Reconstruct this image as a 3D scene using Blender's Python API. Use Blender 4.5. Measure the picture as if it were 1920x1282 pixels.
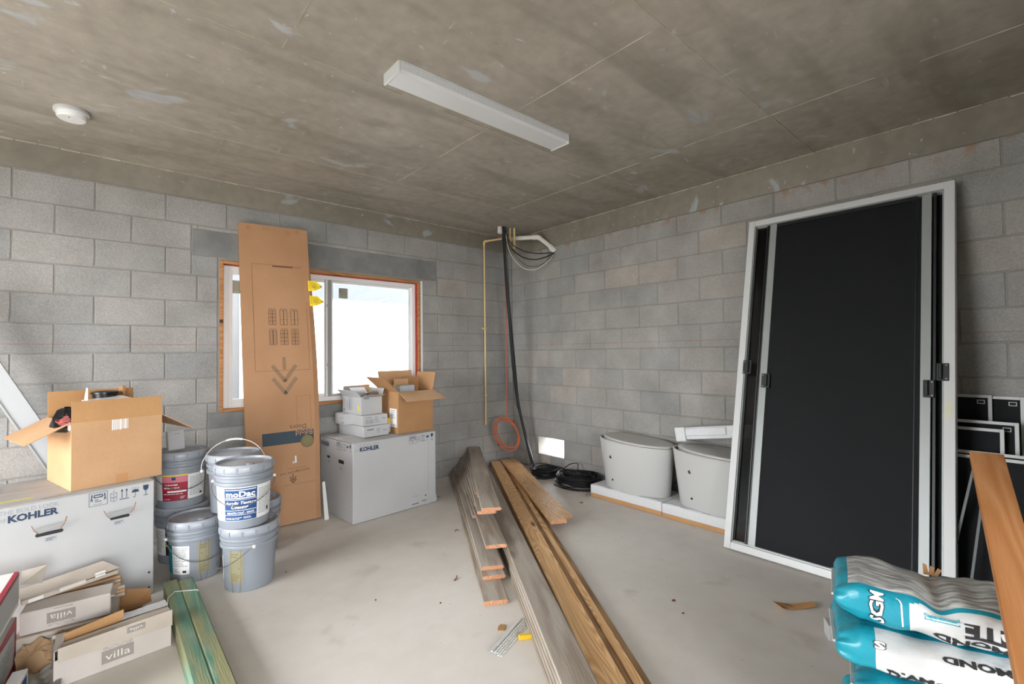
import bpy, math, random
from math import sin, cos, pi, radians as rad, sqrt
from mathutils import Vector, Matrix
random.seed(7)
for o in list(bpy.data.objects): bpy.data.objects.remove(o, do_unlink=True)
SC = bpy.context.scene
COL = SC.collection

# ------------------------------------------------------------ camera
CAM = Vector((-3.9087, -4.4405, 1.3630))
cd = bpy.data.cameras.new('camera'); cam = bpy.data.objects.new('camera', cd); COL.objects.link(cam)
cd.sensor_fit = 'HORIZONTAL'; cd.sensor_width = 36; cd.lens = 879.44/1920*36; cd.clip_start = .02
r_ = Vector((.7516521, -.65947509, -.01057004)); u_ = Vector((-.00766217, -.02475572, .99966417)); f_ = Vector((.65951528, .75131868, .0236607))
m = Matrix.Identity(4)
for i in range(3): m[i][0] = r_[i]; m[i][1] = u_[i]; m[i][2] = -f_[i]; m[i][3] = CAM[i]
cam.matrix_world = m
SC.camera = cam
# ------------------------------------------------------------ sky, daylight, exposure
W = bpy.data.worlds.new('sky'); SC.world = W; W.use_nodes = True
bg = W.node_tree.nodes['Background']; bg.inputs[0].default_value = (.95, .97, 1.0, 1); bg.inputs[1].default_value = 6.0
SUN_E = 1.6
sd = bpy.data.lights.new('sun', 'SUN'); sd.energy = SUN_E; sd.angle = rad(3); sd.color = (1, .985, .96)
so = bpy.data.objects.new('sun', sd); COL.objects.link(so); so.rotation_euler = Vector((.58, -.10, -.80)).to_track_quat('-Z', 'Y').to_euler()
def portal(name, loc, rot, sx, sy):
    l = bpy.data.lights.new(name, 'AREA'); l.shape = 'RECTANGLE'; l.size = sx; l.size_y = sy
    l.cycles.is_portal = True
    o = bpy.data.objects.new(name, l); COL.objects.link(o); o.location = loc; o.rotation_euler = rot
portal('portal_window', (-2.25, .22, 1.53), (rad(-90), 0, 0), 1.9, 1.3)
portal('portal_front', (-4.35, -7.58, 1.2), (rad(90), 0, 0), 2.1, 2.4)
portal('portal_left', (-6.78, -2.1, 1.15), (0, rad(-90), 0), 2.3, 2.2)
SC.view_settings.view_transform = 'Standard'; SC.view_settings.look = 'None'
SC.view_settings.exposure = 1.92; SC.view_settings.gamma = 1; SC.view_settings.use_curve_mapping = False

# ------------------------------------------------------------ helpers
def lin(c):
    out = []
    for v in c[:3]:
        v /= 255
        out.append(v/12.92 if v <= .04045 else ((v+.055)/1.055)**2.4)
    return (*out, 1)
MATS = {}
def mat(name, c, rough=.6, metal=0, c2=None, scale=8, bump=0, bscale=60, stretch=(1,1,1), rnd=0, spec=.5, detail=6, lo=.35, hi=.65, alpha=None, coat=0):
    """plain / two-tone noise procedural material"""
    if name in MATS: return MATS[name]
    M = bpy.data.materials.new(name); M.use_nodes = True; N = M.node_tree.nodes; L = M.node_tree.links
    b = N['Principled BSDF']; b.inputs['Roughness'].default_value = rough; b.inputs['Metallic'].default_value = metal
    b.inputs['Specular IOR Level'].default_value = spec; b.inputs['Coat Weight'].default_value = coat
    b.inputs['Base Color'].default_value = lin(c)
    tc = N.new('ShaderNodeTexCoord'); mp = N.new('ShaderNodeMapping'); mp.inputs['Scale'].default_value = stretch
    L.new(tc.outputs['Object'], mp.inputs[0])
    oi = N.new('ShaderNodeObjectInfo'); 
    if rnd:
        ad = N.new('ShaderNodeVectorMath'); ad.operation = 'MULTIPLY_ADD'
        L.new(oi.outputs['Random'], ad.inputs[0]); ad.inputs[1].default_value = (37, 53, 71); L.new(tc.outputs['Object'], ad.inputs[2]); L.new(ad.outputs[0], mp.inputs[0])
    col = None
    if c2 is not None:
        n = N.new('ShaderNodeTexNoise'); n.inputs['Scale'].default_value = scale; n.inputs['Detail'].default_value = detail
        L.new(mp.outputs[0], n.inputs[0])
        cr = N.new('ShaderNodeValToRGB'); cr.color_ramp.elements[0].position = lo; cr.color_ramp.elements[1].position = hi
        cr.color_ramp.elements[0].color = lin(c); cr.color_ramp.elements[1].color = lin(c2)
        L.new(n.outputs[0], cr.inputs[0]); col = cr.outputs[0]
    if rnd:
        hs = N.new('ShaderNodeHueSaturation'); mr = N.new('ShaderNodeMapRange'); mr.inputs[3].default_value = 1-rnd; mr.inputs[4].default_value = 1+rnd
        L.new(oi.outputs['Random'], mr.inputs[0]); L.new(mr.outputs[0], hs.inputs['Value'])
        if col: L.new(col, hs.inputs['Color'])
        else: hs.inputs['Color'].default_value = lin(c)
        col = hs.outputs[0]
    if col: L.new(col, b.inputs['Base Color'])
    if bump:
        n2 = N.new('ShaderNodeTexNoise'); n2.inputs['Scale'].default_value = bscale; n2.inputs['Detail'].default_value = 5
        L.new(mp.outputs[0], n2.inputs[0]); bp = N.new('ShaderNodeBump'); bp.inputs['Strength'].default_value = bump; bp.inputs['Distance'].default_value = .01
        L.new(n2.outputs[0], bp.inputs['Height']); L.new(bp.outputs[0], b.inputs['Normal'])
    MATS[name] = M
    return M
def wood(name, c1, c2, knot=(70,40,22), scale=5, ring=14, rough=.6, rnd=.08, bump=.15, weather=None, grey=None):
    """grain along local X: stretched rings + knots"""
    M = bpy.data.materials.new(name); M.use_nodes = True; N = M.node_tree.nodes; L = M.node_tree.links
    b = N['Principled BSDF']; b.inputs['Roughness'].default_value = rough; b.inputs['Specular IOR Level'].default_value = .3
    tc = N.new('ShaderNodeTexCoord'); oi = N.new('ShaderNodeObjectInfo')
    ad = N.new('ShaderNodeVectorMath'); ad.operation = 'MULTIPLY_ADD'; L.new(oi.outputs['Random'], ad.inputs[0]); ad.inputs[1].default_value = (19, 7, 3); L.new(tc.outputs['Object'], ad.inputs[2])
    mp = N.new('ShaderNodeMapping'); mp.inputs['Scale'].default_value = (.35*scale/5, 3.2*scale/5, 3.2*scale/5); L.new(ad.outputs[0], mp.inputs[0])
    n = N.new('ShaderNodeTexNoise'); n.inputs['Scale'].default_value = 2.2; n.inputs['Detail'].default_value = 1.5; n.inputs['Distortion'].default_value = .6; L.new(mp.outputs[0], n.inputs[0])
    mu = N.new('ShaderNodeMath'); mu.operation = 'MULTIPLY'; mu.inputs[1].default_value = ring; L.new(n.outputs[0], mu.inputs[0])
    fr = N.new('ShaderNodeMath'); fr.operation = 'PINGPONG'; fr.inputs[1].default_value = .5; L.new(mu.outputs[0], fr.inputs[0])
    fine = N.new('ShaderNodeTexNoise'); fine.inputs['Scale'].default_value = 9; fine.inputs['Detail'].default_value = 6
    mp2 = N.new('ShaderNodeMapping'); mp2.inputs['Scale'].default_value = (1, 22, 22); L.new(ad.outputs[0], mp2.inputs[0]); L.new(mp2.outputs[0], fine.inputs[0])
    mx0 = N.new('ShaderNodeMath'); mx0.operation = 'MULTIPLY_ADD'; mx0.inputs[1].default_value = .5; L.new(fine.outputs[0], mx0.inputs[0]); L.new(fr.outputs[0], mx0.inputs[2])
    cr = N.new('ShaderNodeValToRGB'); cr.color_ramp.elements[0].position = .2; cr.color_ramp.elements[1].position = .7
    cr.color_ramp.elements[0].color = lin(c1); cr.color_ramp.elements[1].color = lin(c2); L.new(mx0.outputs[0], cr.inputs[0])
    vo = N.new('ShaderNodeTexVoronoi'); vo.inputs['Scale'].default_value = 1.0; mp3 = N.new('ShaderNodeMapping'); mp3.inputs['Scale'].default_value = (1.6, 6, 6); L.new(ad.outputs[0], mp3.inputs[0]); L.new(mp3.outputs[0], vo.inputs['Vector'])
    kr = N.new('ShaderNodeMapRange'); kr.inputs[1].default_value = .07; kr.inputs[2].default_value = .13; kr.inputs[3].default_value = 1; kr.inputs[4].default_value = 0; L.new(vo.outputs['Distance'], kr.inputs[0])
    mx = N.new('ShaderNodeMix'); mx.data_type = 'RGBA'; L.new(kr.outputs[0], mx.inputs[0]); L.new(cr.outputs[0], mx.inputs[6]); mx.inputs[7].default_value = lin(knot)
    out = mx.outputs[2]
    if weather:
        wn = N.new('ShaderNodeTexNoise'); wn.inputs['Scale'].default_value = 3.0; wn.inputs['Detail'].default_value = 5; mp4 = N.new('ShaderNodeMapping'); mp4.inputs['Scale'].default_value = (.8, 6, 6); L.new(ad.outputs[0], mp4.inputs[0]); L.new(mp4.outputs[0], wn.inputs[0])
        wr = N.new('ShaderNodeMapRange'); wr.inputs[1].default_value = .42; wr.inputs[2].default_value = .6; L.new(wn.outputs[0], wr.inputs[0])
        m2 = N.new('ShaderNodeMix'); m2.data_type = 'RGBA'; L.new(wr.outputs[0], m2.inputs[0]); L.new(out, m2.inputs[6]); m2.inputs[7].default_value = lin(weather); out = m2.outputs[2]
    hs = N.new('ShaderNodeHueSaturation'); mr = N.new('ShaderNodeMapRange'); mr.inputs[3].default_value = 1-rnd; mr.inputs[4].default_value = 1+rnd
    L.new(oi.outputs['Random'], mr.inputs[0]); L.new(mr.outputs[0], hs.inputs['Value']); L.new(out, hs.inputs['Color']); L.new(hs.outputs[0], b.inputs['Base Color'])
    bp = N.new('ShaderNodeBump'); bp.inputs['Strength'].default_value = bump; bp.inputs['Distance'].default_value = .004; L.new(fine.outputs[0], bp.inputs['Height']); L.new(bp.outputs[0], b.inputs['Normal'])
    MATS[name] = M
    return M

class MB:
    def __init__(s): s.v = []; s.f = []
    def add(s, vs, fs):
        o = len(s.v); s.v += [tuple(v) for v in vs]; s.f += [tuple(i+o for i in f) for f in fs]
    def box(s, x0, x1, y0, y1, z0, z1, b=0, M=None):
        if x0 > x1: x0, x1 = x1, x0
        if y0 > y1: y0, y1 = y1, y0
        if z0 > z1: z0, z1 = z1, z0
        if b:
            vs, fs = bevel_box(x0, x1, y0, y1, z0, z1, b)
        else:
            vs = [(x, y, z) for x in (x0, x1) for y in (y0, y1) for z in (z0, z1)]
            fs = [(0,1,3,2), (4,6,7,5), (0,4,5,1), (2,3,7,6), (0,2,6,4), (1,5,7,3)]
        if M is not None: vs = [M @ Vector(v) for v in vs]
        s.add(vs, fs); return s
    def hexa(s, p):  # 8 points: bottom 4 ccw, top 4 ccw
        s.add(p, [(3,2,1,0), (4,5,6,7), (0,1,5,4), (1,2,6,5), (2,3,7,6), (3,0,4,7)]); return s
    def quad(s, a, b, c, d): s.add([a,b,c,d], [(0,1,2,3)]); return s
    def slab(s, pts, n, t):
        """polygon pts (ccw seen from n) extruded by -n*t"""
        n = Vector(n).normalized(); k = len(pts); P = [Vector(p) for p in pts]
        vs = P + [p-n*t for p in P]
        fs = [tuple(range(k)), tuple(range(2*k-1, k-1, -1))] + [(i, i+k, (i+1) % k+k, (i+1) % k) for i in range(k)]
        s.add(vs, fs); return s
    def tube(s, pts, r, n=8, cap=True):
        P = [Vector(p) for p in pts]; R = r if hasattr(r, '__len__') else [r]*len(P)
        t0 = (P[1]-P[0]).normalized(); a = Vector((0,0,1)) if abs(t0.z) < .9 else Vector((1,0,0)); nrm = t0.cross(a).normalized()
        vs = []
        for i, p in enumerate(P):
            t = (P[min(i+1, len(P)-1)]-P[max(i-1, 0)]).normalized()
            nrm = (nrm-t*nrm.dot(t)).normalized(); bn = t.cross(nrm)
            for k in range(n): vs.append(p+(nrm*cos(2*pi*k/n)+bn*sin(2*pi*k/n))*R[i])
        fs = [(i*n+k, i*n+(k+1) % n, (i+1)*n+(k+1) % n, (i+1)*n+k) for i in range(len(P)-1) for k in range(n)]
        if cap: fs += [tuple(range(n-1, -1, -1)), tuple((len(P)-1)*n+k for k in range(n))]
        s.add(vs, fs); return s
    def lathe(s, prof, n=40, c=(0,0,0)):
        vs = [(c[0]+r*cos(2*pi*k/n), c[1]+r*sin(2*pi*k/n), c[2]+z) for r, z in prof for k in range(n)]
        fs = [(i*n+k, i*n+(k+1) % n, (i+1)*n+(k+1) % n, (i+1)*n+k) for i in range(len(prof)-1) for k in range(n)]
        if prof[0][0] > 1e-6: fs.append(tuple(range(n-1, -1, -1)))
        if prof[-1][0] > 1e-6: fs.append(tuple((len(prof)-1)*n+k for k in range(n)))
        s.add(vs, fs); return s
    def build(s, name, m, parent=None, smooth=False, loc=None, rot=None):
        me = bpy.data.meshes.new(name); me.from_pydata(s.v, [], s.f); me.validate(); me.update()
        if m: me.materials.append(m)
        if smooth:
            for p in me.polygons: p.use_smooth = True
            try: me.set_sharp_from_angle(angle=rad(38))
            except Exception: pass
        o = bpy.data.objects.new(name, me); COL.objects.link(o)
        if parent is not None: o.parent = parent
        if loc is not None: o.location = loc
        if rot is not None: o.rotation_euler = rot
        return o
def bevel_box(x0, x1, y0, y1, z0, z1, b):
    vs = []; fs = []
    X = (x0, x1); Y = (y0, y1); Z = (z0, z1)
    idx = {}
    for i in (0,1):
        for j in (0,1):
            for k in (0,1):
                sx, sy, sz = (1,-1)[i], (1,-1)[j], (1,-1)[k]
                for a, q in enumerate([(X[i], Y[j]+sy*b, Z[k]+sz*b), (X[i]+sx*b, Y[j], Z[k]+sz*b), (X[i]+sx*b, Y[j]+sy*b, Z[k])]):
                    idx[i,j,k,a] = len(vs); vs.append(q)
    def F(*k): fs.append(tuple(idx[q] for q in k))
    for i in (0,1):
        o = [(i,0,0,0), (i,1,0,0), (i,1,1,0), (i,0,1,0)]; F(*(o if i else o[::-1]))
        o = [(0,i,0,1), (1,i,0,1), (1,i,1,1), (0,i,1,1)]; F(*(o[::-1] if i else o))
        o = [(0,0,i,2), (1,0,i,2), (1,1,i,2), (0,1,i,2)]; F(*(o if i else o[::-1]))
    for a in (0,1):
        for c in (0,1):
            F((0,a,c,1), (1,a,c,1), (1,a,c,2), (0,a,c,2)); F((a,0,c,0), (a,1,c,0), (a,1,c,2), (a,0,c,2)); F((a,c,0,0), (a,c,1,0), (a,c,1,1), (a,c,0,1))
    for i in (0,1):
        for j in (0,1):
            for k in (0,1): F((i,j,k,0), (i,j,k,1), (i,j,k,2))
    return vs, fs
def thing(name, label, cat, loc=(0,0,0), rz=0, group=None, rot=None):
    o = bpy.data.objects.new(name, None); COL.objects.link(o); o.location = loc; o.rotation_euler = rot if rot else (0,0,rz)
    o.empty_display_size = .1; tag(o, label, cat, group); return o
def tag(o, label, cat, group=None):
    o['label'] = label; o['category'] = cat
    if group: o['group'] = group
    return o
def struct(o): o['kind'] = 'structure'; return o
# ---- flat print on planes or on curved walls
_tc = {}
def text_mesh(s, size, bold=0.0, shear=0.0):
    k = (s, size, bold, shear)
    if k in _tc: return _tc[k]
    c = bpy.data.curves.new('t', 'FONT'); c.body = s; c.size = size; c.offset = bold; c.shear = shear; c.resolution_u = 2; c.align_x = 'CENTER'; c.align_y = 'CENTER'
    o = bpy.data.objects.new('t', c); COL.objects.link(o); dg = bpy.context.evaluated_depsgraph_get()
    me = bpy.data.meshes.new_from_object(o.evaluated_get(dg)); vs = [tuple(v.co)[:2] for v in me.vertices]; fs = [tuple(p.vertices) for p in me.polygons]
    bpy.data.objects.remove(o); bpy.data.curves.remove(c); bpy.data.meshes.remove(me)
    _tc[k] = (vs, fs); return vs, fs
class Print:
    def __init__(s, f, off=.0008):
        """f(u,v,h) -> local 3D point"""
        s.f = f; s.L = {}; s.off = off
    def _m(s, c): return s.L.setdefault(c, MB())
    def rect(s, c, x0, y0, x1, y1, h=0, n=1):
        m_ = s._m(c); H = s.off*(1+h); vs = []
        for i in range(n+1):
            x = x0+(x1-x0)*i/n; vs += [s.f(x, y0, H), s.f(x, y1, H)]
        m_.add(vs, [(2*i, 2*i+2, 2*i+3, 2*i+1) for i in range(n)])
    def poly(s, c, pts, h=0): s._m(c).add([s.f(x, y, s.off*(1+h)) for x, y in pts], [tuple(range(len(pts)))])
    def line(s, c, pts, w, h=0):
        for (ax, ay), (bx, by) in zip(pts, pts[1:]):
            d = Vector((bx-ax, by-ay)); l = d.length
            if l < 1e-6: continue
            d /= l; n = Vector((-d.y, d.x))*w/2; e = d*w*.3
            s.poly(c, [(ax-n.x-e.x, ay-n.y-e.y), (bx-n.x+e.x, by-n.y+e.y), (bx+n.x+e.x, by+n.y+e.y), (ax+n.x-e.x, ay+n.y-e.y)], h)
    def frame(s, c, x0, y0, x1, y1, w, h=0): s.line(c, [(x0,y0),(x1,y0),(x1,y1),(x0,y1),(x0,y0)], w, h)
    def disc(s, c, x, y, r, h=0, n=20, a0=0, a1=360): s.poly(c, [(x+r*cos(rad(a0+(a1-a0)*k/n)), y+r*sin(rad(a0+(a1-a0)*k/n))) for k in range(n)], h)
    def ring(s, c, x, y, r, w, h=0, n=20): s.line(c, [(x+r*cos(2*pi*k/n), y+r*sin(2*pi*k/n)) for k in range(n+1)], w, h)
    def text(s, c, t, x, y, width=None, height=None, bold=0, shear=0, rot=0, h=0):
        vs, fs = text_mesh(t, 1.0, bold, shear)
        xs = [v[0] for v in vs]; ys = [v[1] for v in vs]; x0, x1, y0, y1 = min(xs), max(xs), min(ys), max(ys)
        sy = (height/(y1-y0)) if height else None; sx = (width/(x1-x0)) if width else sy
        if sy is None: sy = sx
        ca, sa = cos(rad(rot)), sin(rad(rot)); out = []
        for a, b in vs:
            a = (a-(x0+x1)/2)*sx; b = (b-(y0+y1)/2)*sy; out.append(s.f(x+a*ca-b*sa, y+a*sa+b*ca, s.off*(1+h)))
        s._m(c).add(out, fs)
    def bars(s, c, x0, y0, x1, y1, rows, seed=1, fill=.85, h=0, vert=False):
        """too small to read in the photograph: dashes standing for lines of small print"""
        R = random.Random(seed); dy = (y1-y0)/rows
        for i in range(rows):
            x = x0; y = y0+dy*(i+.5); e = x0+(x1-x0)*R.uniform(fill-.3, 1)
            while x < e:
                l = (x1-x0)*R.uniform(.06, .2); s.rect(c, x, y-dy*.22, min(x+l, x1), y+dy*.22, h, 2); x += l+(x1-x0)*.03
    def barcode(s, c, x0, y0, x1, y1, n=14, seed=3, h=0):
        R = random.Random(seed); w = (x1-x0)/n
        for i in range(n): s.rect(c, x0+w*i, y0, x0+w*i+w*R.uniform(.25, .75), y1, h)
    def done(s, parent, name='printed_marks'):
        out = []
        for c, m_ in s.L.items():
            o = m_.build(name, INK(c), parent); o['kind'] = 'stuff'; out.append(o)
        return out
INKS = {'navy': (36,58,84), 'black': (32,32,34), 'grey': (140,144,150), 'lgrey': (176,178,178), 'white': (238,238,236), 'blue': (22,70,124), 'red': (160,28,52), 'teal': (18,122,128), 'gold': (152,146,118),
        'yellow': (232,208,30), 'brownink': (96,60,36), 'dbrown': (70,46,30), 'slate': (38,58,70), 'tagy': (240,206,20), 'villa': (146,138,130), 'pale': (214,208,200), 'pink': (206,120,136), 'tan': (190,140,92), 'cyan': (24,158,176), 'bagw': (214,214,212), 'baggrey': (160,162,160), 'green': (150,158,140), 'olive':(120,112,70), 'limey':(196,200,80), 'paper':(226,226,224), 'dkteal':(10,90,100), 'arrow':(136,108,80), 'wine':(140,30,50)}
def INK(c): return mat('ink_'+c, INKS[c], .6 if c not in ('cyan', 'bagw', 'baggrey') else .4)
def plane(o, u, v):
    o = Vector(o); u = Vector(u).normalized(); v = Vector(v).normalized(); n = u.cross(v)
    return lambda a, b, h: o+u*a+v*b+n*h
def tube_path(pts, sub=8):
    """Catmull-Rom"""
    P = [Vector(p) for p in pts]; P = [P[0]*2-P[1]]+P+[P[-1]*2-P[-2]]; out = []
    for i in range(1, len(P)-2):
        for k in range(sub):
            t = k/sub; a, b, c, d = P[i-1:i+3]
            out.append(.5*((2*b)+(-a+c)*t+(2*a-5*b+4*c-d)*t*t+(-a+3*b-3*c+d)*t**3))
    out.append(P[-2]); return out

# ------------------------------------------------------------ surface materials
def conc_mats():
    pass
def wall_mat(name, base, dark, rnd, warm, fine=.35, chalk=True, hue=True):
    M = bpy.data.materials.new(name); M.use_nodes = True; N = M.node_tree.nodes; L = M.node_tree.links
    b = N['Principled BSDF']; b.inputs['Roughness'].default_value = .92; b.inputs['Specular IOR Level'].default_value = .2
    g = N.new('ShaderNodeNewGeometry'); oi = N.new('ShaderNodeObjectInfo')
    n1 = N.new('ShaderNodeTexNoise'); n1.inputs['Scale'].default_value = 110; n1.inputs['Detail'].default_value = 4; L.new(g.outputs['Position'], n1.inputs[0])
    n2 = N.new('ShaderNodeTexNoise'); n2.inputs['Scale'].default_value = 3.2; n2.inputs['Detail'].default_value = 5; L.new(g.outputs['Position'], n2.inputs[0])
    cr = N.new('ShaderNodeValToRGB'); cr.color_ramp.elements[0].position = .3; cr.color_ramp.elements[1].position = .72; cr.color_ramp.elements[0].color = lin(dark); cr.color_ramp.elements[1].color = lin(base)
    mm = N.new('ShaderNodeMix'); mm.data_type = 'FLOAT'; mm.inputs[0].default_value = fine; L.new(n2.outputs[0], mm.inputs[2]); L.new(n1.outputs[0], mm.inputs[3]); L.new(mm.outputs[0], cr.inputs[0])
    # warm or cool block tint
    mx = N.new('ShaderNodeMix'); mx.data_type = 'RGBA'; mx.blend_type = 'MULTIPLY'; L.new(cr.outputs[0], mx.inputs[6])
    t = N.new('ShaderNodeValToRGB'); e = t.color_ramp.elements; e[0].position = 0; e[0].color = (.86, .88, .90, 1); e[1].position = 1; e[1].color = (1.10, 1.03, .97, 1)
    k = t.color_ramp.elements.new(.45); k.color = (.97, .97, .97, 1); k = t.color_ramp.elements.new(.88); k.color = (1.01, 1.0, .985, 1)
    L.new(oi.outputs['Random'], t.inputs[0]); L.new(t.outputs[0], mx.inputs[7]); mx.inputs[0].default_value = 1 if hue else 0
    # red snapped chalk line at one height, broken up
    sp = N.new('ShaderNodeSeparateXYZ'); L.new(g.outputs['Position'], sp.inputs[0])
    sb = N.new('ShaderNodeMath'); sb.operation = 'SUBTRACT'; sb.inputs[1].default_value = 1.456; L.new(sp.outputs[2], sb.inputs[0])
    ab = N.new('ShaderNodeMath'); ab.operation = 'ABSOLUTE'; L.new(sb.outputs[0], ab.inputs[0])
    lt = N.new('ShaderNodeMath'); lt.operation = 'LESS_THAN'; lt.inputs[1].default_value = .0022; L.new(ab.outputs[0], lt.inputs[0])
    n3 = N.new('ShaderNodeTexNoise'); n3.inputs['Scale'].default_value = 5; L.new(g.outputs['Position'], n3.inputs[0])
    mu = N.new('ShaderNodeMath'); mu.operation = 'MULTIPLY'; L.new(lt.outputs[0], mu.inputs[0]); L.new(n3.outputs[0], mu.inputs[1])
    m3 = N.new('ShaderNodeMix'); m3.data_type = 'RGBA'; L.new(mu.outputs[0], m3.inputs[0]); L.new(mx.outputs[2], m3.inputs[6]); m3.inputs[7].default_value = lin((150, 70, 60))
    out = m3.outputs[2]
    if warm:   # rust-brown drips of form oil under the poured band
        mr = N.new('ShaderNodeMapRange'); mr.inputs[1].default_value = 2.50; mr.inputs[2].default_value = 2.59; L.new(sp.outputs[2], mr.inputs[0])
        n4 = N.new('ShaderNodeTexNoise'); n4.inputs['Scale'].default_value = 9; n4.inputs['Detail'].default_value = 8; L.new(g.outputs['Position'], n4.inputs[0])
        r4 = N.new('ShaderNodeMapRange'); r4.inputs[1].default_value = .5; r4.inputs[2].default_value = .62; L.new(n4.outputs[0], r4.inputs[0])
        m4 = N.new('ShaderNodeMath'); m4.operation = 'MULTIPLY'; L.new(mr.outputs[0], m4.inputs[0]); L.new(r4.outputs[0], m4.inputs[1])
        m5 = N.new('ShaderNodeMath'); m5.operation = 'MULTIPLY'; m5.inputs[1].default_value = .75; L.new(m4.outputs[0], m5.inputs[0])
        m6 = N.new('ShaderNodeMix'); m6.data_type = 'RGBA'; L.new(m5.outputs[0], m6.inputs[0]); L.new(out, m6.inputs[6]); m6.inputs[7].default_value = lin((150, 104, 66)); out = m6.outputs[2]
    L.new(out, b.inputs['Base Color'])
    bp = N.new('ShaderNodeBump'); bp.inputs['Strength'].default_value = .6; bp.inputs['Distance'].default_value = .005; L.new(n1.outputs[0], bp.inputs['Height']); L.new(bp.outputs[0], b.inputs['Normal'])
    return M
M_block = wall_mat('concrete_block', (172,170,167), (132,130,127), .1, False, fine=.45)
M_block_r = wall_mat('concrete_block_stained', (172,170,166), (132,130,126), .1, True, fine=.45)
M_mortar = wall_mat('mortar', (152,149,144), (126,123,118), 0, False, hue=False)
M_lintel = mat('precast_lintel', (112,113,113), .9, c2=(134,134,131), scale=5, bump=.2, bscale=50)
def ceiling_mat(name, a, b_, c_, spots=.5):
    M = bpy.data.materials.new(name); M.use_nodes = True; N = M.node_tree.nodes; L = M.node_tree.links
    b = N['Principled BSDF']; b.inputs['Roughness'].default_value = .62; b.inputs['Specular IOR Level'].default_value = .35
    g = N.new('ShaderNodeNewGeometry')
    def noise(sc, det, dist=0, st=(1,1,1), off=0):
        mp = N.new('ShaderNodeMapping'); mp.inputs['Scale'].default_value = st; mp.inputs['Location'].default_value = (off, off*1.7, 0); L.new(g.outputs['Position'], mp.inputs[0])
        n = N.new('ShaderNodeTexNoise'); n.inputs['Scale'].default_value = sc; n.inputs['Detail'].default_value = det; n.inputs['Distortion'].default_value = dist; L.new(mp.outputs[0], n.inputs[0]); return n.outputs[0]
    cr = N.new('ShaderNodeValToRGB'); e = cr.color_ramp.elements; e[0].position = .3; e[0].color = lin(a); e[1].position = .72; e[1].color = lin(b_); k = e.new(.5); k.color = lin(c_)
    mm = N.new('ShaderNodeMix'); mm.data_type = 'FLOAT'; mm.inputs[0].default_value = .35; L.new(noise(1.1, 8, .4), mm.inputs[2]); L.new(noise(14, 6), mm.inputs[3]); L.new(mm.outputs[0], cr.inputs[0])
    out = cr.outputs[0]
    for (sc, st, lo, hi, colr, amt, off) in [(2.6, (1, 1.9, 1), .645, .69, (176, 182, 188), .7, 3.1), (9, (.7, 2.2, 1), .69, .73, (182, 186, 190), .75, 9.0), (10, (2.4, .7, 1), .705, .74, (180, 184, 188), .75, 14.0), (26, (1, 1, 1), .72, .75, (204, 196, 180), .8, 5.5), (1.6, (.5, 3, 1), .50, .72, (116, 110, 98), .5, 1.2), (5, (1, 1, 1), .56, .76, (118, 111, 99), .4, 7.2)]:
        r = N.new('ShaderNodeMapRange'); r.inputs[1].default_value = lo; r.inputs[2].default_value = hi; r.inputs[4].default_value = amt; L.new(noise(sc, 5 if sc < 10 else 3, .5, st, off), r.inputs[0])
        mx = N.new('ShaderNodeMix'); mx.data_type = 'RGBA'; L.new(r.outputs[0], mx.inputs[0]); L.new(out, mx.inputs[6]); mx.inputs[7].default_value = lin(colr); out = mx.outputs[2]
    L.new(out, b.inputs['Base Color'])
    bp = N.new('ShaderNodeBump'); bp.inputs['Strength'].default_value = .25; bp.inputs['Distance'].default_value = .004; L.new(noise(40, 5), bp.inputs['Height']); L.new(bp.outputs[0], b.inputs['Normal'])
    return M
M_ceil = ceiling_mat('cast_ceiling', (138,132,121), (176,169,158), (158,151,140))
M_beam = ceiling_mat('cast_beam', (118,112,101), (148,141,129), (133,127,115))
M_seam = mat('seam_fin', (188,180,164), .8, c2=(160,152,138), scale=9)
def floor_mat():
    M = bpy.data.materials.new('slab_floor'); M.use_nodes = True; N = M.node_tree.nodes; L = M.node_tree.links
    b = N['Principled BSDF']; b.inputs['Specular IOR Level'].default_value = .35
    g = N.new('ShaderNodeNewGeometry')
    def noise(sc, det, dist=0):
        n = N.new('ShaderNodeTexNoise'); n.inputs['Scale'].default_value = sc; n.inputs['Detail'].default_value = det; n.inputs['Distortion'].default_value = dist; L.new(g.outputs['Position'], n.inputs[0]); return n.outputs[0]
    cr = N.new('ShaderNodeValToRGB'); e = cr.color_ramp.elements; e[0].position = .3; e[0].color = lin((204,198,190)); e[1].position = .7; e[1].color = lin((222,217,210))
    mm = N.new('ShaderNodeMix'); mm.data_type = 'FLOAT'; mm.inputs[0].default_value = .3; L.new(noise(1.0, 7, .6), mm.inputs[2]); L.new(noise(9, 5), mm.inputs[3]); L.new(mm.outputs[0], cr.inputs[0])
    out = cr.outputs[0]
    for sc, lo, hi, c, amt in [(55, .72, .76, (120,100,84), .8), (4, .62, .8, (158,146,130), .4), (12, .72, .8, (206,202,196), .5)]:
        r = N.new('ShaderNodeMapRange'); r.inputs[1].default_value = lo; r.inputs[2].default_value = hi; r.inputs[4].default_value = amt; L.new(noise(sc, 3, .4), r.inputs[0])
        mx = N.new('ShaderNodeMix'); mx.data_type = 'RGBA'; L.new(r.outputs[0], mx.inputs[0]); L.new(out, mx.inputs[6]); mx.inputs[7].default_value = lin(c); out = mx.outputs[2]
    L.new(out, b.inputs['Base Color'])
    rr = N.new('ShaderNodeMapRange'); rr.inputs[3].default_value = .45; rr.inputs[4].default_value = .75; L.new(noise(2.5, 4), rr.inputs[0]); L.new(rr.outputs[0], b.inputs['Roughness'])
    bp = N.new('ShaderNodeBump'); bp.inputs['Strength'].default_value = .12; bp.inputs['Distance'].default_value = .003; L.new(noise(30, 5), bp.inputs['Height']); L.new(bp.outputs[0], b.inputs['Normal'])
    return M
M_floor = floor_mat()
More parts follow.
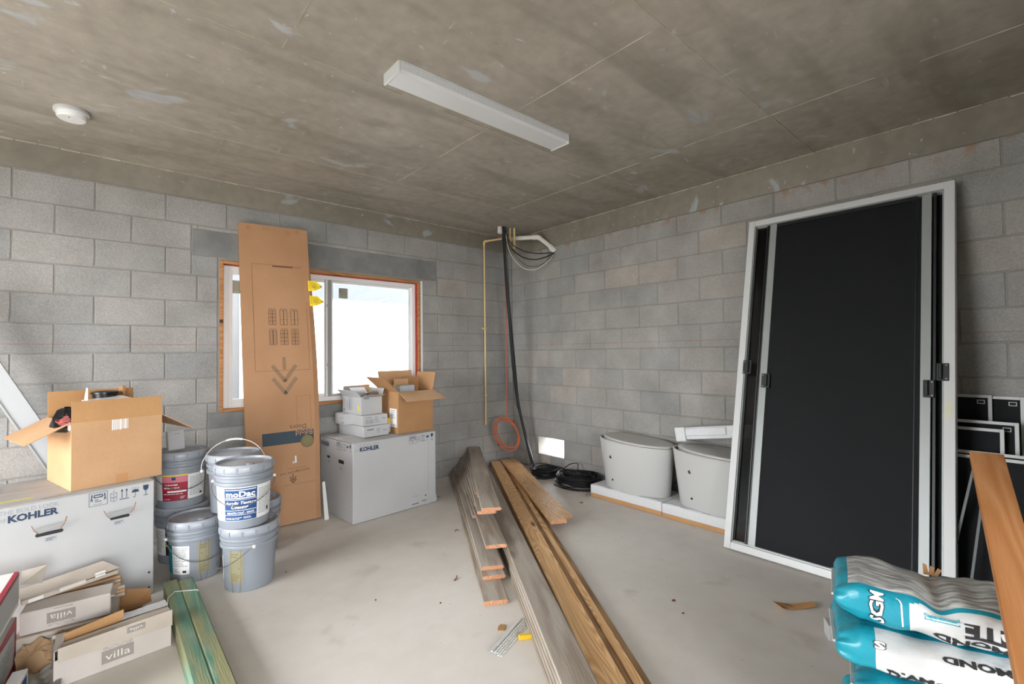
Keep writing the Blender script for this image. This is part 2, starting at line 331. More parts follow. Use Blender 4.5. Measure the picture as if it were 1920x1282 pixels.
M_plain = mat('plain_render', (140,138,134), .9, c2=(140,136,130), scale=3, bump=.2)
M_stucco = mat('white_stucco', (232,232,230), .9)
M_vinyl = mat('white_vinyl', (226,227,227), .35)
M_vgrey = mat('vinyl_shadow_track', (150,152,150), .5)
M_wbuck = wood('window_buck_wood', (184,136,88), (158,108,66), ring=10, rnd=.04)
M_redseal = mat('red_sealant', (176,62,46), .5, c2=(150,46,36), scale=20)
M_kraft = mat('kraft_board', (198,158,118), .82, c2=(190,148,108), scale=4, bump=.12, bscale=40)
M_kraft2 = mat('kraft_orange', (190,146,98), .8, c2=(182,136,88), scale=4, bump=.12, bscale=40)
M_kraftd = mat('kraft_brown', (172,130,88), .8, c2=(162,120,80), scale=4, bump=.12, bscale=40)
M_kedge = mat('kraft_cut_edge', (142,96,62), .9)
M_bifold = mat('bifold_kraft', (176,134,98), .75, c2=(166,124,88), scale=2.5, bump=.1, bscale=30)
M_carton = mat('white_carton', (184,184,184), .6, c2=(175,176,177), scale=2, bump=.1, bscale=12)
M_cartonin = mat('carton_grey_inside', (168,158,146), .85, c2=(180,172,162), scale=20)
M_cream = mat('cream_carton', (192,182,170), .8, c2=(178,166,152), scale=5, bump=.15, bscale=20)
M_creamw = mat('cream_carton_pale', (198,190,184), .8, c2=(186,178,170), scale=5, bump=.15, bscale=20)
M_pail = mat('grey_pail', (140,146,153), .42, c2=(132,138,146), scale=3)
M_lid = mat('grey_pail_lid', (152,157,164), .38, c2=(216,216,210), scale=14, lo=.64, hi=.69)
M_wire = mat('galvanised_wire', (150,150,148), .35, metal=.8)
M_grip = mat('white_grip', (224,222,216), .5)
M_ceramic = mat('toilet_ceramic', (186,187,185), .18, coat=.3)
M_lidt = mat('toilet_lid', (186,184,179), .3)
M_foam = mat('styrofoam', (214,215,216), .8, c2=(206,208,210), scale=60, bump=.12, bscale=160)
M_dark = mat('dark_void', (14,14,14), .9)
M_chrome = mat('chrome', (205,205,205), .12, metal=1)
M_alu = mat('white_aluminium', (198,200,199), .35)
M_grey = mat('grey_aluminium', (148,152,150), .4, metal=.2)
M_blackv = mat('black_vinyl', (22,24,25), .45)
M_cable = mat('black_cable', (22,22,26), .5)
M_orange = mat('orange_cable', (190,84,34), .5)
M_cpvc = mat('cpvc_pipe', (206,180,126), .4)
M_pvc = mat('white_pvc', (214,210,202), .35)
M_trash = mat('grey_plastic_sheet', (120,118,110), .3, c2=(150,148,140), scale=9, bump=.5, bscale=10)
M_grayb = wood('weathered_tongue_board', (172,159,145), (146,133,119), knot=(120,104,88), ring=3.5, rnd=.07, weather=(174,165,154), bump=.5)
M_pine = wood('pine_board', (236,198,148), (200,152,102), knot=(96,66,44), scale=6, ring=22, rnd=.07, rough=.45)
M_pined = wood('dark_pine_board', (168,136,100), (134,104,74), ring=8, rnd=.1)
M_cutend = wood('sawn_end', (204,152,116), (172,116,82), ring=26, rnd=.08)
M_green = wood('treated_timber', (132,154,130), (92,134,114), knot=(84,72,46), ring=8, rnd=.05, weather=(146,146,108), bump=.5)
M_cedar = wood('cedar_board', (190,136,90), (170,114,68), ring=9, rnd=.02)
M_black = mat('black_plastic', (16,17,20), .3)
def screen_mat(name, c, alpha):
    M = bpy.data.materials.new(name); M.use_nodes = True; N = M.node_tree.nodes; L = M.node_tree.links
    b = N['Principled BSDF']; b.inputs['Base Color'].default_value = lin(c); b.inputs['Roughness'].default_value = .7; b.inputs['Alpha'].default_value = alpha; b.inputs['Specular IOR Level'].default_value = .25
    return M
M_mesh = screen_mat('insect_mesh', (18,20,22), .93)
M_mesh1 = screen_mat('insect_mesh_single', (24,28,30), .8)
def glass_mat(name, tint, gl=.08, dirt=0):
    M = bpy.data.materials.new(name); M.use_nodes = True; N = M.node_tree.nodes; L = M.node_tree.links
    N.remove(N['Principled BSDF']); o = N['Material Output']; t = N.new('ShaderNodeBsdfTransparent'); t.inputs[0].default_value = tint; g = N.new('ShaderNodeBsdfGlossy'); g.inputs['Roughness'].default_value = .03 if not dirt else .12
    lw = N.new('ShaderNodeFresnel'); lw.inputs[0].default_value = 1.45; ad = N.new('ShaderNodeMath'); ad.operation = 'MULTIPLY_ADD'; ad.inputs[1].default_value = 1.0 if not dirt else .45; ad.inputs[2].default_value = gl; L.new(lw.outputs[0], ad.inputs[0])
    if dirt:
        tc = N.new('ShaderNodeTexCoord'); n = N.new('ShaderNodeTexNoise'); n.inputs['Scale'].default_value = 5; n.inputs['Detail'].default_value = 4; n.inputs['Distortion'].default_value = 2; L.new(tc.outputs['Object'], n.inputs[0])
        bp = N.new('ShaderNodeBump'); bp.inputs['Strength'].default_value = .6; L.new(n.outputs[0], bp.inputs['Height']); L.new(bp.outputs[0], g.inputs['Normal'])
    m_ = N.new('ShaderNodeMixShader'); L.new(ad.outputs[0], m_.inputs[0]); L.new(t.outputs[0], m_.inputs[1]); L.new(g.outputs[0], m_.inputs[2]); L.new(m_.outputs[0], o.inputs[0])
    return M
M_glass = glass_mat('clear_glass', (.94, .96, .96, 1))
M_glassd = glass_mat('door_glass_dusty', (.20, .205, .205, 1), gl=.02, dirt=1)

# ------------------------------------------------------------ room shell
CZ = 2.80; XL = -6.6; YF = -7.4; T = .2
WX0, WX1, WZ0, WZ1 = -3.181, -1.322, .905, 2.150       # window opening in the back wall
VY0, VY1, VZ0, VZ1 = -.853, -.444, .176, .379          # vent opening in the right wall
struct(MB().box(XL-T, T, YF-T, T, -.15, 0).build('floor', M_floor))
ceil = struct(MB().box(XL-T, T, YF-T, T, CZ, CZ+.2).build('ceiling', M_ceil))
wb = struct(MB().box(XL-T, WX0, 0, T, 0, CZ).box(WX1, T, 0, T, 0, CZ).box(WX0, WX1, 0, T, 0, WZ0).box(WX0, WX1, 0, T, WZ1, CZ).build('wall_back', M_mortar))
wr = struct(MB().box(0, T, YF-T, VY0, 0, CZ).box(0, T, VY1, 0, 0, CZ).box(0, T, VY0, VY1, 0, VZ0).box(0, T, VY0, VY1, VZ1, CZ).build('wall_right', M_mortar))
struct(MB().box(XL-T, XL, -1.0, 0, 0, CZ).box(XL-T, XL, YF-T, -3.2, 0, CZ).box(XL-T, XL, -3.2, -1.0, 2.3, CZ).build('wall_left', M_plain))
struct(MB().box(XL, -5.4, YF-T, YF, 0, CZ).box(-3.3, 0, YF-T, YF, 0, CZ).box(-5.4, -3.3, YF-T, YF, 2.4, CZ).build('wall_front', M_plain))
struct(MB().box(-2.1, 0, -5.05, -4.9, 0, CZ).build('wall_light_blocker', M_plain))  # unseen partition, added to block front daylight and darken the right wall
BZ = 2.6144
tb = struct(MB().box(XL, -.006, -.009, 0, BZ+.006, CZ).build('trim_1', M_beam))
tr = struct(MB().box(-.009, 0, YF, -.0, BZ-.03, CZ).build('trim_2', M_beam))
# fins of grout left between the form panels of the ceiling
for i, (a, b, w) in enumerate([((-6.5,-.882),(-.02,-.882),.006), ((-6.5,-2.12),(-.02,-2.12),.006), ((-2.06,-.9),(-2.06,-3.36),.006), ((-.84,-.9),(-.84,-4.6),.005), ((-3.28,-2.12),(-3.28,-4.6),.005), ((-6.5,-3.36),(-.02,-3.36),.005), ((-3.30,-.03),(-3.30,-.88),.003)]):
    R = random.Random(i); mb = MB(); L_ = (Vector(b)-Vector(a)); n = int(L_.length/.09); d = L_.normalized(); pr = Vector((-d.y, d.x))
    for k in range(n):
        if R.random() < .16: continue
        p = Vector(a)+L_*(k/n)+pr*R.uniform(-.002, .002); q = Vector(a)+L_*((k+1)/n); ww = w*R.uniform(.25, .8)/2; h = R.uniform(.002, .004)
        P = [p-pr*ww, q-pr*ww, q+pr*ww, p+pr*ww]
        mb.hexa([(v.x, v.y, CZ-h) for v in P]+[(v.x, v.y, CZ+.001) for v in P])
    mb.build('seam_fin', M_seam, ceil)
mb = MB(); R = random.Random(5)
for k in range(60):
    x = -6.5+k*.108; mb.box(x, x+.1, -.016, -.006, CZ-R.uniform(.004, .009), CZ)
mb.build('seam_fin', M_seam, ceil)
mb = MB()
for k in range(68):
    y = -.02-k*.108; mb.box(-.017, -.006, y-.1, y, CZ-R.uniform(.004, .009), CZ)
mb.build('seam_fin', M_seam, ceil)

# ------------------------------------------------------------ concrete blocks, one object each
H = .2032; B = .4064
def block_mesh(w, h, seed, flip, m):
    R = random.Random(seed); j = lambda s=.0022: R.uniform(-s, s)
    g = .0042
    pts = []
    nx = 4 if w > .15 else 2
    for i in range(nx): pts.append((-w/2+g+(w-2*g)*i/nx+(j() if i else 0), -h/2+g+j()))
    pts += [(w/2-g+j(), -h/2+g), (w/2-g+j(), j())]
    for i in range(nx): pts.append((w/2-g-(w-2*g)*i/nx+(j() if i else 0), h/2-g+j()))
    pts += [(-w/2+g+j(), h/2-g), (-w/2+g+j(), j())]
    k = len(pts); d = .0034+R.uniform(0, .0018); b = .0035
    vs = [(x, 0, z) for x, z in pts]+[(x*(1-2*b/w), -d, z*(1-2*b/h)) for x, z in pts]+[(x*(1-2*b/w)*.985, -d, z*(1-2*b/h)*.97) for x, z in pts]
    fs = [(i, (i+1) % k, k+(i+1) % k, k+i) for i in range(k)]+[tuple(range(k, 2*k))]
    vs = vs[:2*k]
    me = bpy.data.meshes.new('concrete_block'); me.from_pydata(vs, [], fs); me.update(); me.materials.append(m); return me
_bm = {}
def block(parent, a0, a1, z0, z1, axis, m, R):
    w, h = a1-a0, z1-z0
    if w < .02 or h < .02: return
    key = (round(w, 3), round(h, 3), R.randrange(6), m.name)
    if key not in _bm: _bm[key] = block_mesh(w, h, hash(key[:3]) & 0xffff, 0, m)
    o = bpy.data.objects.new('concrete_block', _bm[key]); COL.objects.link(o); o.parent = parent
    if axis == 'x': o.location = ((a0+a1)/2, 0, (z0+z1)/2)
    else: o.location = (0, -(a0+a1)/2, (z0+z1)/2); o.rotation_euler = (0, 0, -pi/2)
def subtract(rect, holes):
    rs = [rect]
    for hx0, hx1, hz0, hz1 in holes:
        out = []
        for x0, x1, z0, z1 in rs:
            if hx0 >= x1 or hx1 <= x0 or hz0 >= z1 or hz1 <= z0: out.append((x0, x1, z0, z1)); continue
            if x0 < hx0: out.append((x0, hx0, z0, z1))
            if x1 > hx1: out.append((hx1, x1, z0, z1))
            a, b = max(x0, hx0), min(x1, hx1)
            if z1 > hz1: out.append((a, b, hz1, z1))
            if z0 < hz0: out.append((a, b, z0, hz0))
        rs = out
    return rs
R = random.Random(11)
lint = (-3.372, -1.117, 2.172, 2.376); sill = (-3.26, -1.25, .785, .905)
hol = [(WX0-.012, WX1+.03, WZ0, WZ1+.022), lint, sill]
for k in range(13):
    z1 = BZ-k*H; z0 = max(0, z1-H)
    if k == 0: z1 -= 0
    off = .692 if k % 2 == 0 else .489
    js = [0] + [off+B*n for n in range(-2, 16) if off+B*n > .03]
    js = [s for s in js if s < 4.9]
    for a, b in zip(js, js[1:]):
        for q in subtract((-b, -a, z0, z1), hol): block(wb, *q, 'x', M_block, R)
    if True: # coarse remainder out of frame is mortar-faced render
        pass
vh = [(.444, .853, VZ0, VZ1)]
for k in range(13):
    z1 = BZ-k*H; z0 = max(0, z1-H)
    if k == 0: z1 = BZ-.03
    off = .0292+(B if k % 2 else B*.5)
    js = [0]+[off+B*n for n in range(0, 12)]
    for a, b in zip(js, js[1:]):
        for (p, q, r, s) in subtract((a, b, z0, z1), vh): block(wr, p, q, r, s, 'y', M_block_r, R)
MB().box(lint[0]+.004, lint[1]-.004, -.006, .0, lint[2], lint[3], b=.002).build('precast_lintel', M_lintel, wb)
MB().box(sill[0], sill[1], -.012, .0, sill[2]+.004, sill[3]-.002, b=.002).build('precast_sill', M_lintel, wb)
# white plaster strip beside the opening and mortar reveal
MB().box(WX1+.0, WX1+.026, -.006, .0, WZ0, WZ1).build('plaster_strip', M_vinyl, wb)

# ------------------------------------------------------------ window
win = struct(thing('window_1', '', '')); del win['label']; del win['category']
bk = MB(); t = .026
bk.box(WX0, WX0+t, -.008, .19, WZ0, WZ1, b=.002).box(WX1-t, WX1, -.008, .19, WZ0, WZ1, b=.002).box(WX0+t, WX1-t, -.008, .19, WZ1-t, WZ1, b=.002).box(WX0+t, WX1-t, -.008, .19, WZ0, WZ0+t, b=.002)
bk.build('wooden_buck', M_wbuck, win)
a0, a1, c0, c1 = WX0+t, WX1-t, WZ0+t, WZ1-t
rs = MB(); s = .012
rs.box(a0, a0+s*.6, .03, .06, c0, c1).box(a1-s, a1, .02, .06, c0, c1).box(a0, a1, .03, .06, c1-s*.7, c1)
rs.build('red_sealant_bead', M_redseal, win)
fr = MB(); w = .042; y0, y1 = .045, .12
a0 += .004; a1 -= .006; c1 -= .004
def frame4(mb, x0, x1, z0, z1, w, y0, y1, b=.002, wb_=None):
    wb_ = wb_ or w
    mb.box(x0, x0+w, y0, y1, z0, z1, b=b).box(x1-w, x1, y0, y1, z0, z1, b=b).box(x0+w, x1-w, y0, y1, z1-w, z1, b=b).box(x0+w, x1-w, y0, y1, z0, z0+wb_, b=b); return mb
frame4(fr, a0, a1, c0, c1, w, y0, y1).build('outer_frame', M_vinyl, win)
MB().box(a0+w, a1-w, y0+.01, y0+.016, c0+w, c0+w+.01).build('sill_track', M_vgrey, win)
mid = -2.268
ls = frame4(MB(), a0+w, mid-.022, c0+w, c1-w, .030, y0+.002, y0+.03).build('sliding_sash', M_vinyl, win)
MB().box(mid-.024, mid+.016, y0+.012, y0+.05, c0+w, c1-w, b=.002).build('meeting_stile', M_vgrey, win)
frame4(MB(), mid+.016, a1-w, c0+w, c1-w, .022, y0+.035, y0+.06).build('fixed_sash', M_vinyl, win)
MB().box(a0+w+.03, mid-.05, y0+.014, y0+.019, c0+w+.03, c1-w-.03).build('left_pane', M_glass, win)
MB().box(mid+.038, a1-w-.022, y0+.046, y0+.051, c0+w+.022, c1-w-.022).build('right_pane', M_glass, win)
for z in (1.83, 1.27):
    l = MB().box(mid-.046, mid-.030, y0-.016, y0+.002, z-.04, z+.04, b=.004).build('sash_latch', M_vinyl, win)
    MB().box(mid-.041, mid-.035, y0-.019, y0-.016, z-.014, z+.014).build('latch_slot', M_vgrey, l)
MB().box(mid-.049, mid-.0455, y0-.001, y0+.001, c0+w, c1-w).build('sash_groove', M_dark, win)
M_stk = mat('window_sticker', (142,148,130), .6, c2=(158,162,148), scale=18)
for x, z, ww, hh, yy in ((-3.04, 1.945, .13, .11, y0+.0125), (-2.125, 1.965, .088, .10, y0+.0445)):
    st = MB().box(x-ww/2, x+ww/2, yy, yy+.001, z-hh/2, z+hh/2).build('glass_sticker', M_stk, win)
    P = Print(plane((x-ww/2, yy, z-hh/2), (1,0,0), (0,0,1))); P.bars('villa', ww*.12, hh*.3, ww*.9, hh*.9, 7, 4, .8); P.rect('olive', ww*.06, hh*.5, ww*.16, hh*.85, .5); P.done(st)

# ------------------------------------------------------------ outdoors (seen through window and vent)
M_grass = mat('lawn', (112,130,62), .9, c2=(150,160,90), scale=20)
struct(MB().box(-30, 30, -30, 30, -.35, -.2).build('trim_3', mat('outdoor_paving', (128,126,120), .9, c2=(116,114,108), scale=3)))
nb = struct(MB().box(-9, 2.8, 3.2, 3.4, -.2, 3.3).build('trim_4', mat('painted_shade_render', (86,88,91), .9)))  # dark grey paints the building's shade left of and above the pale panel
struct(MB().box(-2.41, 2.8, 3.185, 3.2, -.2, 2.26).build('trim_6', M_stucco))  # pale panel is the brightly lit rectangle of the same wall, set by colour
struct(MB().box(-9, 2.8, .2, .75, 2.8, 2.95).build('trim_5', M_stucco))
sh = thing('shrub', 'green shrub outdoors, glimpsed through the low opening in the right wall', 'shrub', (2.3, .55, -.2))
R = random.Random(3); mb = MB()
for k in range(1500):
    th = R.uniform(0, 2*pi); ph = math.acos(R.uniform(-.2, 1)); rr = R.uniform(.35, .72); c = Vector((rr*sin(ph)*cos(th)*.9, rr*sin(ph)*sin(th)*1.3, .55+rr*cos(ph)*.9))
    a = Vector((R.uniform(-1,1), R.uniform(-1,1), R.uniform(-1,1))).normalized(); b = a.cross(Vector((R.uniform(-1,1), R.uniform(-1,1), R.uniform(-1,1)))).normalized()
    mb.quad(c-a*.035, c-b*.014, c+a*.035, c+b*.014)
lf = mb.build('foliage', mat('shrub_leaves', (54,76,24), .6, c2=(84,96,30), scale=9), sh); lf['kind'] = 'stuff'
mb = MB()
for k in range(5):
    th = k*1.26; mb.tube([(0,0,0), (.1*cos(th), .12*sin(th), .4), (.3*cos(th), .4*sin(th), .9)], [.02,.014,.005], 6)
mb.build('stem', mat('bark', (92,74,56), .9), sh)

# ------------------------------------------------------------ ceiling lamp and smoke detector
t = thing('ceiling_lamp', 'long white fluorescent wraparound fixture on the concrete ceiling, switched off', 'ceiling lamp', (-2.21, -2.315, CZ))
M_diff = mat('lamp_diffuser', (206,207,208), .45)
L2 = .607
prof = [(-.078, 0), (-.078, -.042), (-.066, -.056), (.066, -.056), (.078, -.042), (.078, 0)]
mb = MB(); n = len(prof); vs = [(-L2, y, z) for y, z in prof]+[(L2, y, z) for y, z in prof]
mb.add(vs, [(i, i+n, i+n+1, i+1) for i in range(n-1)]+[(0, n-1, 2*n-1, n)]); mb.build('diffuser', M_diff, t)
mb = MB(); n_ = 20
for i in range(44): mb.box(-L2+.02+i*(2*L2-.04)/44, -L2+.02+i*(2*L2-.04)/44+.004, -.0795, -.078, -.04, -.004)
mb.build('ribbed_lens_side', mat('lens_rib', (200,201,203), .45), t)['kind'] = 'stuff'
MB().box(-L2, L2, -.083, -.078, -.008, 0).box(-L2, L2, .078, .083, -.008, 0).build('mounting_pan', M_alu, t)
for s in (-1, 1):
    MB().box(s*L2, s*(L2+.012), -.082, .082, -.060, 0, b=.003).build('end_cap', M_alu, t)
t = thing('smoke_detector', 'round white smoke detector on the ceiling near the left wall', 'smoke detector', (-4.045, -.735, CZ))
MB().lathe([(.078, 0), (.08, -.004), (.079, -.020), (.070, -.024)], 36).build('base_plate', M_alu, t, True)
MB().lathe([(.069, -.022), (.067, -.044), (.061, -.052), (.0, -.054)], 36).build('cover', M_vinyl, t, True)
MB().box(-.012, -.006, -.035, -.03, -.0555, -.0535).build('test_slot', M_dark, t)

# ------------------------------------------------------------ pipes and cables in the corner
def pipe(name, pts, r, m, parent, n=14): return MB().tube(pts, r, n).build(name, m, parent, True)
t = thing('water_pipe', 'thin yellow plastic water pipe running down the back wall', 'pipe', (-.477, -.045, .53))
pipe('pipe_run', [(0,0,0), (.003,0,1.0), (0,0,2.15)], .0115, M_cpvc, t)
pipe('elbow', [(0,0,2.12), (0,0,2.155), (.006,-.006,2.168), (.03,-.03,2.172)], .016, M_cpvc, t)
pipe('branch', [(.02,-.02,2.172), (.11,-.2,2.178)], .0115, M_cpvc, t)
pipe('end_coupling', [(0,0,-.01), (0,0,.02)], .015, M_cpvc, t)
for z in (.33, 1.12):
    MB().box(-.018, .018, -.013, .04, z, z+.018, b=.002).build('pipe_clip', M_cpvc, t)
for i, (x, y, z0) in enumerate(((-.375, -.40, 2.60), (-.335, -.43, 2.555))):
    p = thing('pipe_riser', ['short yellow pipe stub through the ceiling, left of a pair', 'short yellow pipe stub through the ceiling, right and lower of a pair'][i], 'pipe', (x, y, z0+.02), group='pipe stubs in the corner ceiling')
    pipe('stub', [(0,0,0), (0,0,CZ-z0-.02)], .012, M_cpvc, p); pipe('coupling', [(0,0,.0), (0,0,.045)], .016, M_cpvc, p); pipe('cap', [(0,0,-.012), (0,0,.004)], .014, M_cpvc, p)
pc = thing('drain_pipe', 'white plastic pipe bent from the ceiling corner into the right wall', 'pipe', (-.33, -.30, 2.70))
pipe('pipe_run', [(0,0,0), (.20,-.245,.005)], .026, M_pvc, pc)
pipe('elbow', [(.185,-.228,.005), (.225,-.275,.005), (.245,-.31,-.015)], .032, M_pvc, pc)
pipe('pipe_run', [(.24,-.30,-.01), (.32,-.43,-.14)], .027, M_pvc, pc)
pipe('elbow', [(.30,-.40,-.11), (.325,-.44,-.155)], .031, M_pvc, pc)
pipe('collar', [(.30,-.41,-.13), (.336,-.45,-.175)], .033, M_pvc, pc)
jb = thing('conduit_sleeve', 'small white sleeve with reddish inside at the ceiling where cables enter', 'conduit', (-.50, -.37, CZ))
MB().lathe([(.026, 0), (.028, -.07), (.024, -.075), (.022, 0)], 18).build('sleeve', M_pvc, jb, True)
cb = thing('cable_bundle', 'thick bundle of black cables hanging from the ceiling to the floor in the corner', 'cables', (-.45, -.42, CZ))
R = random.Random(2)
base = [(-.02,.02,.0), (-.012,.01,-.3), (.01,.0,-.75), (.05,.0,-1.2), (.10,.01,-1.6), (.165,.02,-2.0), (.235,-.02,-2.35), (.255,-.08,-2.58), (.23,-.17,-2.76)]
for k in range(10):
    ox, oy = R.uniform(-.022,.022), R.uniform(-.016,.016); sp = R.uniform(.6, 1.3)
    pts = [(p[0]+ox*sp*(1+.5*sin(i*1.3+k)), p[1]+oy*sp*(1+.5*cos(i*1.1+k)), p[2]) for i, p in enumerate(base)]
    MB().tube(tube_path(pts, 6), R.choice((.005, .006, .0075)), 6).build('cable', M_cable, cb, True)
mb = MB(); mb.tube(tube_path([(.0,.0,0), (.03,0,-.6), (.055,-.01,-1.3), (.09,-.0,-1.9), (.17,.0,-2.12), (.22,-.02,-2.3)], 6), .003, 6).build('cable', M_cable, cb, True)
def loop(name, label, m, r, pts, cat='cable'):
    o = MB().tube(tube_path(pts, 10), r, 6).build(name, m, None, True); return tag(o, label, cat)
S = (-.46, -.42, CZ-.04); E_ = (-.012, -.755, 2.505)
def sag(z, w=0): 
    return [S, (S[0]+.05, S[1]-.03+w, S[2]-(S[2]-z)*.55), (-.30, -.53+w, z+.03), (-.18, -.62+w, z), (-.07, -.71, (z+E_[2])/2), E_]
loop('looped_cable', 'uppermost thick black cable looping from the sleeve to the white pipe', M_cable, .0055, sag(2.50))
loop('looped_cable', 'lower thick black cable looping from the sleeve to the white pipe', M_cable, .007, sag(2.43, .01))
loop('looped_cable', 'thin white cable sagging lowest between the sleeve and the white pipe', M_pvc, .004, sag(2.315, .02))
loop('looped_cable', 'thin purple-brown cable sagging beside the white one below the white pipe', mat('purple_cable', (74,56,70), .5), .0035, sag(2.345, -.02))
# orange coil
oc = thing('orange_cable_coil', 'coil of orange cable hanging on its own lead in the corner', 'cable coil', (-.40, -.34, .44))
R = random.Random(9); pts = []
ax = Vector((.752, -.659, 0)); 
for k in range(7*28+1):
    th = 2*pi*k/28; rr = .152+.019*sin(k*.11)+R.uniform(-.003,.003); q = ax*(rr*.86*cos(th)+.03*sin(th)*-1)+Vector((0,0,rr*1.16*sin(th)-.02*cos(th)))
    pts.append(q+Vector((.66,.75,0))*(-.02+.006*(k/28)))
MB().tube(pts, .0062, 6).build('coil_turns', M_orange, oc, True)
MB().tube(tube_path([(-.035,.0,2.30), (.005,.0,1.5), (.0,0,.9), (-.005,0,.5), (-.004,0,.17)], 8), .0042, 6).build('lead', M_orange, oc, True)
for th in (.9, 3.9):
    q = ax*(.155*.86*cos(th))+Vector((0,0,.18*sin(th))); MB().lathe([(.012,-.012), (.017,0), (.012,.012)], 10, tuple(q)).build('tie_wrap', mat('rust_tape', (130,60,30), .6), oc, True)
# black coils on the floor
def coil(name, label, loc, rx, ry, turns, hmax, seed, thick=.005, tail=None):
    R = random.Random(seed); t = thing(name, label, 'cable coil', loc); mb = MB()
    for c in range(turns):
        z = .006+hmax*R.random(); k0 = 1-R.uniform(0, .28); dx, dy = R.uniform(-.02,.02), R.uniform(-.02,.02); tl = R.uniform(-.12,.12); ph = R.uniform(0, 6)
        pts = [((rx*k0+.008*sin(3*th+ph))*cos(th)+dx, (ry*k0+.008*cos(2*th+ph))*sin(th)+dy, max(.006, z+.5*tl*rx*k0*cos(th+ph)+.006*sin(2*th+ph))) for th in [2*pi*i/30 for i in range(31)]]
        mb.tube(pts, thick, 5, cap=False)
    mb.build('cable_turns', M_cable, t, True)
    for i, tp in enumerate(tail or []): MB().tube(tube_path(tp, 8), thick, 6).build('cable_end', M_cable, t, True)
    return t
coil('black_cable_coil', 'smaller coil of black cable on the floor, next to the pine boards', (-.185, -.735, 0), .155, .165, 26, .085, 1, tail=[[(.12,.02,.09), (.18,-.1,.07), (.2,-.2,.02)]])
coil('black_cable_coil', 'larger coil of black cable on the floor touching the white foam base', (-.20, -1.215, 0), .185, .25, 34, .10, 2, tail=[[(-.05,.2,.1), (.06,.16,.17), (.12,.1,.18), (.06,.05,.13), (-.06,0,.1)], [(-.19,.15,.01), (-.22,.0,.006), (-.19,-.14,.006), (-.1,-.26,.006)]])

# ------------------------------------------------------------ foam bases, toilets
def foam_base(y0, y1, x0, label):
    t = thing('foam_packing_tray', label, 'packaging', (x0, y1, 0), group='foam shipping bases')
    W_ = y0-y1; D_ = -.03-x0
    MB().box(0, D_, 0, W_, .001, .034, b=.001).build('cardboard_pad', M_kraft2, t)
    MB().box(0, D_, 0, W_, .034, .112, b=.004).build('foam_slab', M_foam, t)
    R = random.Random(int(-y0*100)); mb = MB()
    for i in range(4):
        yy = .04+i*(W_-.2)/3; mb.box(.010, .030, yy, yy+.12, .11, .1155, b=.002)
    mb.build('foam_ridges', M_foam, t)['kind'] = 'stuff'
    return t
foam_base(-1.552, -2.303, -.402, 'white foam base with orange cardboard under the toilet nearest the corner')
foam_base(-2.312, -3.06, -.412, 'white foam base with orange cardboard under the toilet beside the screen door')
def toilet(yc, label):
    t = thing('toilet', label, 'toilet', (-.228, yc, .114), group='boxless oval toilets on foam bases')
    n = 56
    def ring(a, b, z, cx=0, cy=0, tilt=0): return [(cx+b*cos(2*pi*k/n), cy+a*sin(2*pi*k/n), z+tilt*a*sin(2*pi*k/n)) for k in range(n)]
    rs_ = []
    for i in range(9):
        f = i/8; g = f**.9; rs_.append(ring(.325+.047*g, .165+.030*g, .43*f, -.012*g, .004*g, .055*f))
    rs_.append(ring(.368, .191, .434, -.012, .004, .055)); rs_.append(ring(.356, .181, .428, -.012, .004, .055)); rs_.append(ring(.35, .175, .385, -.012, .004, .055))
    vs = [p for r in rs_ for p in r]; fs = [(i*n+k, i*n+(k+1) % n, (i+1)*n+(k+1) % n, (i+1)*n+k) for i in range(len(rs_)-1) for k in range(n)]
    fs += [tuple(range(n-1, -1, -1)), tuple((len(rs_)-1)*n+k for k in range(n))]
    m_ = MB(); m_.add(vs, fs); m_.build('bowl_skirt', M_ceramic, t, True)
    def disc(a, b, z, h, cy, tilt, mt, name, c=.006):
        m_ = MB(); R_ = [ring(a-c, b-c, z, -.014, cy, tilt), ring(a, b, z+c, -.014, cy, tilt), ring(a, b, z+h-c, -.014, cy, tilt), ring(a-c, b-c, z+h, -.014, cy, tilt), ring(a*.5, b*.5, z+h+.003, -.014, cy, tilt)]
        vs = [p for r in R_ for p in r]; fs = [(i*n+k, i*n+(k+1) % n, (i+1)*n+(k+1) % n, (i+1)*n+k) for i in range(len(R_)-1) for k in range(n)]
        fs += [tuple(range(n-1, -1, -1)), tuple((len(R_)-1)*n+k for k in range(n))]; m_.add(vs, fs); return m_.build(name, mt, t, True)
    disc(.346, .186, .424, .012, -.022, .05, M_lidt, 'seat', .003)
    disc(.349, .188, .439, .019, -.024, .05, M_lidt, 'lid')
    for dy, z, r, mt in ((.155, .295, .0165, M_chrome), (.150, .085, .010, M_dark)):
        th = dy/.345; bx = -(.165+.03*z/.43)*sqrt(1-th*th)-.012*z/.43
        MB().tube([(bx+.004, dy, z), (bx-.003, dy, z)], [r*1.35, r*1.35], 16).build('bolt_hole_ring', M_ceramic, t, True)
        MB().tube([(bx, dy, z), (bx-.0045, dy, z)], [r, r*.85], 14).build('bolt_hole_plug', mt, t, True)
    return t
toilet(-1.950, 'white oval skirted toilet with closed lid, the one nearest the corner')
toilet(-2.712, 'white oval skirted toilet with a foam piece on its lid, beside the screen door')
t = thing('foam_insert', 'white foam packing insert lying on the lid of the second toilet', 'packaging', (-.155, -2.36, .61), rot=(rad(-9), 0, rad(-1)))
MB().box(-.04, .05, -.64, 0, 0, .10, b=.006).build('foam_body', M_foam, t)
MB().box(-.062, -.038, -.07, .02, -.012, .105, b=.004).build('foam_end', M_foam, t)
MB().box(-.052, -.038, -.42, -.07, .028, .092, b=.006).build('foam_pad', M_foam, t)
MB().box(-.046, -.038, -.60, -.44, .01, .06, b=.004).build('foam_pad', M_foam, t)
